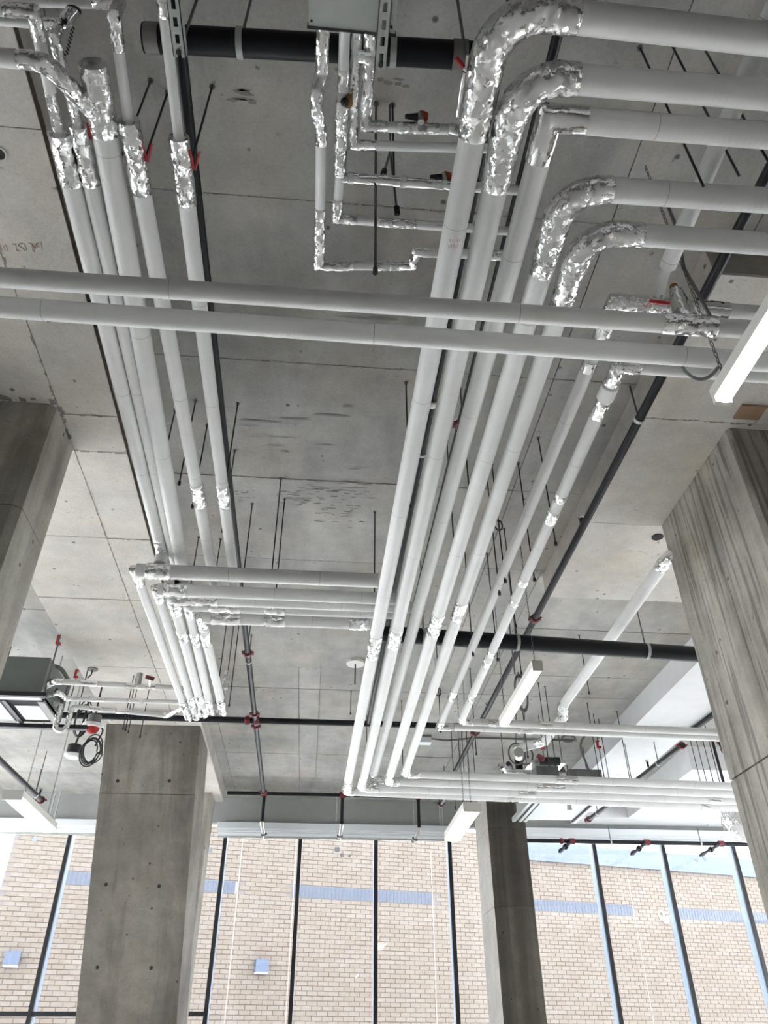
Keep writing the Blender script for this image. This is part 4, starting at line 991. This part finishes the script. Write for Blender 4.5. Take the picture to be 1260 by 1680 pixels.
# ------------------------------------------------------------------ hanger rods
def rod(top, hb, label, nut=True, base=None, r=.0052, z=SL, lean=None):
    a = ph(*top, z - EYE); b = Vector((a.x, a.y, hb + EYE)) if lean is None else ph(*lean, hb)
    t = thing('threaded_rod', a, label, 'rod', 'threaded hanger rods')
    MB().tube([a, b], r, 7).build('rod', 'grey_rod' if r > .005 else 'dark_steel', t)
    MB().disc(a - Vector((0, 0, .004)), (0, 0, 1), .013, .008, 8).build('anchor', 'grey_rod', t)
    if nut: MB().disc(b + Vector((0, 0, .012)), (0, 0, 1), .0105, .026, 6).build('nut', 'dark_steel', t, False)
    return t
J = 'threaded rod '
RODS = [
 ((461, 785), 2.74, 'holding the top cross-over pipe near the slab scuffs'), ((467, 818), 2.74, 'just right of the one at the slab scuffs, to the second cross-over pipe'),
 ((414, 826), 2.74, 'dropping left of the slab scuffs behind the top cross-over pipe'), ((615, 839), 2.76, 'beside the outer rack pipe, ending at the cross-over pipes'),
 ((326, 881), 2.88, 'between the fourth and thickest left-rack pipes near their ends'), ((362, 884), 2.88, 'between the two right-hand left-rack pipes near their ends'),
 ((321, 657), 2.88, 'showing left of the fourth left-rack pipe, upper one'), ((287, 673), 2.88, 'showing right of the thickest left-rack pipe, upper one'),
 ((340, 697), 2.88, 'passing behind the fourth left-rack pipe above its foil band'), ((390, 662), 2.88, 'right of the black main by the left rack, higher anchor'),
 ((385, 739), 2.88, 'right of the black main by the left rack, lower anchor'), ((666, 628), 2.58, 'left of the outer rack pipe below the long cross pipes'),
 ((755, 638), 2.58, 'between second and third rack pipes above the small red coupling'), ((733, 723), 2.58, 'emerging right of the second rack pipe, below the red coupling'),
 ((883, 718), 2.68, 'left of the slender pipe, highest of the rods there'), ((850, 760), 2.58, 'between innermost rack pipe and slender pipe, upper one'),
 ((807, 762), 2.58, 'right of the fourth rack pipe, first one'), ((799, 785), 2.58, 'right of the fourth rack pipe, second one'),
 ((827, 867), 2.68, 'with red chalk dots at its anchor beside the slender pipe'), ((762, 898), 2.58, 'right of the fourth rack pipe above its foil band'),
 ((799, 908), 2.58, 'right of the innermost rack pipe above its foil band'), ((576, 1134), 3.31, 'short, on the thin black cross main left of the white disc sensor'),
 ((602, 1173), 2.58, 'between the first and second rack pipes near their lower bends'), ((659, 1149), 2.58, 'between fourth and innermost rack pipes near their lower bends'),
 ((716, 1057), 2.64, 'below the black main left of the slender pipe'), ((771, 1097), 2.62, 'between the two slender pipes below the black main'),
 ((850, 1103), 2.62, 'left of the middle-distance strip lamp'), ((883, 1120), 2.62, 'with black nut, right of the middle-distance strip lamp'),
 ((894, 1126), 2.66, 'thin, second one right of the middle-distance strip lamp'), ((955, 1070), 3.12, 'behind the white slanting pipe under the black main'),
 ((950, 1042), 3.1, 'beside the white slanting pipe just above the black main'), ((963, 1153), 2.64, 'over the slender run, left of the long white boxing'),
 ((1012, 1167), 2.64, 'over the slender run, at the edge of the long white boxing'), ((843, 1000), 2.92, 'with clevis on the black main at its foil-wrapped crossing'),
 ((740, 1198), 2.58, 'first of the close row behind the slender bends'), ((751, 1198), 2.58, 'second of the close row behind the slender bends'), ((757, 1199), 2.58, 'third of the close row behind the slender bends'),
 ((765, 1200), 2.58, 'fourth of the close row behind the slender bends'), ((774, 1201), 2.58, 'last of the close row behind the slender bends'),
 ((982, 1180), 2.58, 'carrying the red clip in front of the long white boxing'), ((1018, 1186), 2.58, 'crossing the bright face of the long white boxing'),
 ((1122, 1172), 2.58, 'first of the tall group beside the board-marked column'), ((1132, 1174), 2.58, 'second of the tall group beside the board-marked column'),
 ((1141, 1168), 2.58, 'third of the tall group beside the board-marked column'), ((1150, 1165), 2.58, 'nearest the board-marked column in the tall group'),
 ((226, 1077), 2.78, 'first of three close rods above the small white pipes'), ((230, 1079), 2.78, 'second of three close rods above the small white pipes'), ((234, 1083), 2.78, 'third of three close rods above the small white pipes'),
 ((252, 1092), 2.78, 'single, right of the red valve wheel on the small white pipes'), ((372, 1020), 2.74, 'left of two under the lowest cross-over pipe'), ((392, 1026), 2.74, 'right of two under the lowest cross-over pipe'),
 ((411, 1024), 3.3, 'beside the sprinkler main under the lowest cross-over pipe'), ((644, 172), 2.93, 'anchored in scratched slab above the rightmost foil branch line'),
 ((247, 132), 2.88, 'with scratched anchor ring left of the rightmost left-rack pipe'), ((348, 142), 2.88, 'with scratched anchor ring right of the black main, top left'), ((275, 152), 2.88, 'slim, between the two upper left levers'),
 ((1050, 78), 2.5, 'glimpsed between the first two rack pipes, left one'), ((1096, 62), 2.5, 'glimpsed between the first two rack pipes, middle one'), ((1150, 70), 2.5, 'glimpsed between the first two rack pipes, right one'),
 ((68, 1262), 3.03, 'above the end of the sprinkler branch at the lower left'),
]
for top, hb, lab in RODS: rod(top, hb, J + lab, nut=hb != 2.5, r=.0048)
rod((617, 170), 2.335, J + 'longest, from the slab past the branch lines to the upper long cross pipe', r=.0062)
for px, py, lab in ((433, 1330, 'beside the first window-sprinkler drop'), (552, 1335, 'left of the second window-sprinkler drop'), (679, 1340, 'left of the third window-sprinkler drop'), (722, 1342, 'left of two right of the third window-sprinkler drop'), (726, 1342, 'right of two right of the third window-sprinkler drop'), (84, 1330, 'left of two on the grey wall by the lower left lamp'), (92, 1332, 'right of two on the grey wall by the lower left lamp'), (1185, 1350, 'on the grey wall left of the foil-wrapped fitting'), (1160, 1345, 'on the grey wall below the white bulkhead edge')):
    p = pyy(px, py, YF - .3); t = thing('threaded_rod', (p.x, p.y, SL), J + lab, 'rod', 'threaded hanger rods')
    MB().tube([(p.x, p.y, SL), (p.x, p.y, p.z - .12)], .012, 7).build('rod', 'galvanized', t)
# sway wires by the foil branch lines
for a, b, lab in (((640, 247), (652, 352), 'slanting brace rod with black nut right of the foil branches'), ((641, 246), (629, 286), 'short brace rod with black nut behind the tee branch line')):
    p, q = ph(*a, 3.2), ph(*b, 2.95)
    t = thing('brace_rod', p, lab, 'rod', 'brace rods'); MB().tube([p + (p - q) * .1, q], .0055, 7).build('rod', 'grey_rod', t)
    MB().tube([q, q + (p - q).normalized() * .035], .013, 8).build('nut', 'black_steel', t)
    MB().tube([p, Vector((p.x, p.y, SL))], .004, 6).build('hanger', 'grey_rod', t)
# red ceiling clips
for px, py, z, lab in ((97, 1051, 3.38, 'red beam clip at the upper edge of the soffit, lower left'), (126, 1107, 3.38, 'red beam clip nearer the raked column, above the small pipes'), (982, 1222, 3.2, 'red clip on a rod in front of the long white boxing'), (890, 1224, 3.2, 'small red clip under the white pipe elbow at right')):
    c = ph(px, py, z); t = thing('red_clip', c, lab, 'clip', 'red beam clips')
    s_ = .022
    MB().box((c.x - s_, c.y - .02, c.z - .045), (c.x + s_, c.y + .02, c.z - .022)).build('jaw', 'bright_red', t, False)
    MB().box((c.x - s_, c.y - .02, c.z - .022), (c.x - s_ + .016, c.y + .02, c.z + .035)).build('arm', 'bright_red', t, False)
    MB().box((c.x - s_, c.y - .02, c.z + .035), (c.x + s_ * .5, c.y + .02, c.z + .052)).build('lip', 'bright_red', t, False)
    MB().tube([c + Vector((0, 0, -.03)), c + Vector((0, 0, -.4))], .006, 7).build('rod', 'grey_rod', t)
    if z < 3.3: MB().tube([c, Vector((c.x, c.y, SL))], .006, 7).build('upper_rod', 'grey_rod', t)

# ------------------------------------------------------------------ small fittings
c = ph(583, 1087, 3.59); t = thing('disc_sensor', c, 'white disc sensor on the slab left of the outer rack pipe', 'sensor')
MB().tube([c + Vector((0, 0, .01)), c - Vector((0, 0, .02))], .10, 20).build('disc', 'lamp_housing', t)
MB().tube([c, Vector((c.x, c.y, 3.33 + EYE))], .008, 8).build('stem', 'grey_rod', t)
c = ph(697, 1214, 3.55); t = thing('junction_box', c, 'small white junction box on the slab behind the rack bends', 'box')
MB().box((c.x - .08, c.y - .06, c.z - .05), (c.x + .08, c.y + .06, c.z + .05)).build('box', 'unit_white', t, False)
MB().box((c.x - .085, c.y - .065, c.z + .02), (c.x + .085, c.y + .065, c.z + .05)).build('lid', 'cable_grey', t, False)
MB().tube(rounded([c + Vector((.08, 0, .02)), c + Vector((.3, 0, .0)), c + Vector((.7, -.05, .03)), c + Vector((2.1, -.05, .03))], [.2, .2]), .013, 8).build('conduit', 'cable_grey', t)
# loose loudspeaker can on its cable
c = ph(120, 1238, 2.72); t = thing('loose_downlight', c, 'black round fitting with white face dangling from its cable by the raked column', 'fitting')
MB().tube([c, c + Vector((0, 0, .10))], .075, 18).build('can', 'cable_black', t)
MB().tube([c + Vector((0, 0, -.035)), c + Vector((0, 0, -.012)), c], [.07, .095, .095], 20).build('face', 'label_white', t)
m = MB(); cc = c + Vector((-.01, 0, .36))
m.tube([cc + Vector((.075 * math.cos(a) + .012 * k, .05 * math.sin(a * .5 + k), (.15 + .02 * k) * math.sin(a) + .012 * k)) for k in range(4) for a in [j * math.pi / 9 for j in range(18)]], .0075, 6)
m.build('cable_loops', 'cable_black', t)
MB().tube([c + Vector((0, 0, .12)), c + Vector((.02, 0, .25)), c + Vector((.03, 0, .5)), Vector((c.x + .03, c.y, SO))], .012, 8).build('cable', 'cable_black', t)
c = ph(153, 1189, 2.95); t = thing('alarm_strobe', c, 'round white and red alarm strobe on a cable beside the raked column top', 'alarm')
MB().tube([c, c + Vector((0, 0, .10))], .07, 16).build('back_box', 'cable_grey', t)
MB().tube([c + Vector((0, 0, -.035)), c], .11, 20).build('collar', 'label_white', t)
MB().ball(c + Vector((0, 0, -.04)), .072, 14, 9, (1, 1, .8)).build('red_dome', 'bright_red', t)
m = MB(); cc = c + Vector((.0, .05, -.27))
m.tube([cc + Vector(((.085 + .01 * (k % 3)) * math.cos(a) + .012 * k, .05 * math.sin(a * .5 + k), (.13 + .015 * (k % 3)) * math.sin(a) + .02 * math.sin(k * 2))) for k in range(5) for a in [j * math.pi / 10 for j in range(20)]], .0072, 6)
m.build('cable_loops', 'cable_black', t)
MB().tube(rounded([c + Vector((.05, 0, .02)), c + Vector((.12, 0, -.06)), c + Vector((.06, .03, -.22))], .05), .009, 6).build('cable', 'cable_black', t)
MB().tube([c + Vector((0, 0, .1)), Vector((c.x, c.y, SO))], .01, 6).build('cable_drop', 'cable_black', t)
c = ph(152, 1098, 3.375); t = thing('cable_plate', c, 'small dark plate with a cable end on the soffit above the small white pipes', 'plate')
MB().disc(c, (0, 0, 1), .055, .012, 14).build('plate', 'cable_grey', t)
MB().tube([c, c + Vector((0, 0, -.06)), c + Vector((-.03, 0, -.10))], .007, 6).build('cable_end', 'cable_black', t)
c = ph(1231, 678, 3.365); t = thing('wood_blockout', c, 'square of bare plywood let into the drop panel by the big column', 'board')
MB().box((c.x - .085, c.y - .06, c.z), (c.x + .085, c.y + .06, c.z + .02)).build('plywood', 'wood', t, False)
MB().box((c.x - .085, c.y - .066, c.z - .006), (c.x + .085, c.y - .056, c.z + .02)).build('edge_batten', 'wood', t, False)
# cables and chain near the bright lamp
t = thing('power_cable', ph(1130, 400, 3.2), 'grey cable hanging from the slab to the nearest strip lamp, looped below the cross pipes', 'cable')
pts = [ph(1112, 380, 3.2), ph(1122, 440, 2.9), ph(1150, 490, 2.6), ph(1168, 525, 2.5), ph(1172, 545, 2.45)]
MB().tube(rounded(pts, .1), .008, 8).build('cable', 'cable_grey', t)
lo = [ph(1117, 590, 2.42), ph(1122, 608, 2.3), ph(1140, 622, 2.25), ph(1160, 622, 2.25), ph(1178, 605, 2.25), ph(1184, 590, 2.3)]
MB().tube(rounded(lo, .06), .0075, 8).build('cable_loop', 'cable_grey', t)
MB().tube([pts[0], Vector((pts[0].x, pts[0].y, SL))], .008, 6).build('cable_tail', 'cable_grey', t)
t = thing('power_cable', ph(850, 1050, 3.0), 'grey looped flex beside the middle-distance strip lamp', 'cable')
c = ph(855, 1135, 2.75); m = MB(); m.tube([c + Vector((.055 * math.cos(a), .02 * math.sin(a), .18 * math.sin(a) - .01 * k)) for k in range(3) for a in [j * math.pi / 8 for j in range(16)]], .008, 6); m.build('cable_loop', 'cable_grey', t)
MB().tube([c + Vector((-.04, 0, .17)), Vector((c.x - .04, c.y, SL))], .008, 6).build('cable', 'cable_grey', t)
for px, py, z, lab in ((818, 862, 3.3, 'small black hook on a wire right of the innermost rack pipe'), (719, 1135, 3.2, 'small black hook on a wire left of the slender pipe')):
    c = ph(px, py, z); t = thing('wire_hook', c, lab, 'hook', 'black wire hooks')
    MB().tube([c + Vector((.028 * math.cos(a), 0, .045 * math.sin(a))) for a in [math.radians(x) for x in range(-160, 161, 20)]], .006, 7).build('hook', 'cable_black', t)
    MB().tube([c + Vector((-.026, 0, .0)), Vector((c.x - .02, c.y, SL))], .002, 5).build('wire', 'cable_black', t)
# sprinkler heads standing on the mains
for px, py, h_, lab in ((954, 858, 3.33, 'upright sprinkler head on the main along the drop panel'), (800, 1161, 3.33, 'upright sprinkler head on the same main nearer the glazing'), (66, 1300, 3.03, 'upright sprinkler head on the branch at the lower left'), (1063, 1255, 3.08, 'upright sprinkler head on the branch by the plasterboard bulkhead')):
    c = ph(px, py, h_); t = thing('sprinkler_head', c, lab, 'sprinkler', 'upright sprinkler heads')
    MB().tube([c - Vector((0, 0, .03)), c + Vector((0, 0, .04))], .014, 10).build('stem', 'dark_steel', t)
    MB().tube([c + Vector((0, 0, .055)), c + Vector((0, 0, .062))], .028, 12).build('deflector', 'fitting_metal', t)
    for sg in (-1, 1): MB().tube([c + Vector((.012 * sg, 0, .03)), c + Vector((.018 * sg, 0, .045)), c + Vector((.004 * sg, 0, .058))], .003, 6).build('yoke_arm', 'dark_steel', t)
c = ph(757, 103, 2.72); t = thing('lever_valve', c, 'red lever with a white tip behind the outermost foil elbow', 'valve')
MB().tube([ph(748, 95, 2.72), ph(762, 112, 2.72)], .008, 8).build('lever', 'bright_red', t)
MB().tube([ph(761, 110, 2.72), ph(767, 115, 2.72)], .009, 8).build('tip', 'label_white', t)
MB().tube([ph(765, 117, 2.72), ph(768, 90, 2.72)], .008, 8).build('spindle', 'fitting_metal', t)
MB().tube([ph(764, 118, 2.73), ph(752, 190, 2.73)], .012, 10).build('side_pipe', 'smooth_foil', t)
q = ph(766, 104, 2.72); MB().tube([q, Vector((q.x, q.y, SL))], .006, 8).build('hanger_rod', 'grey_rod', t)
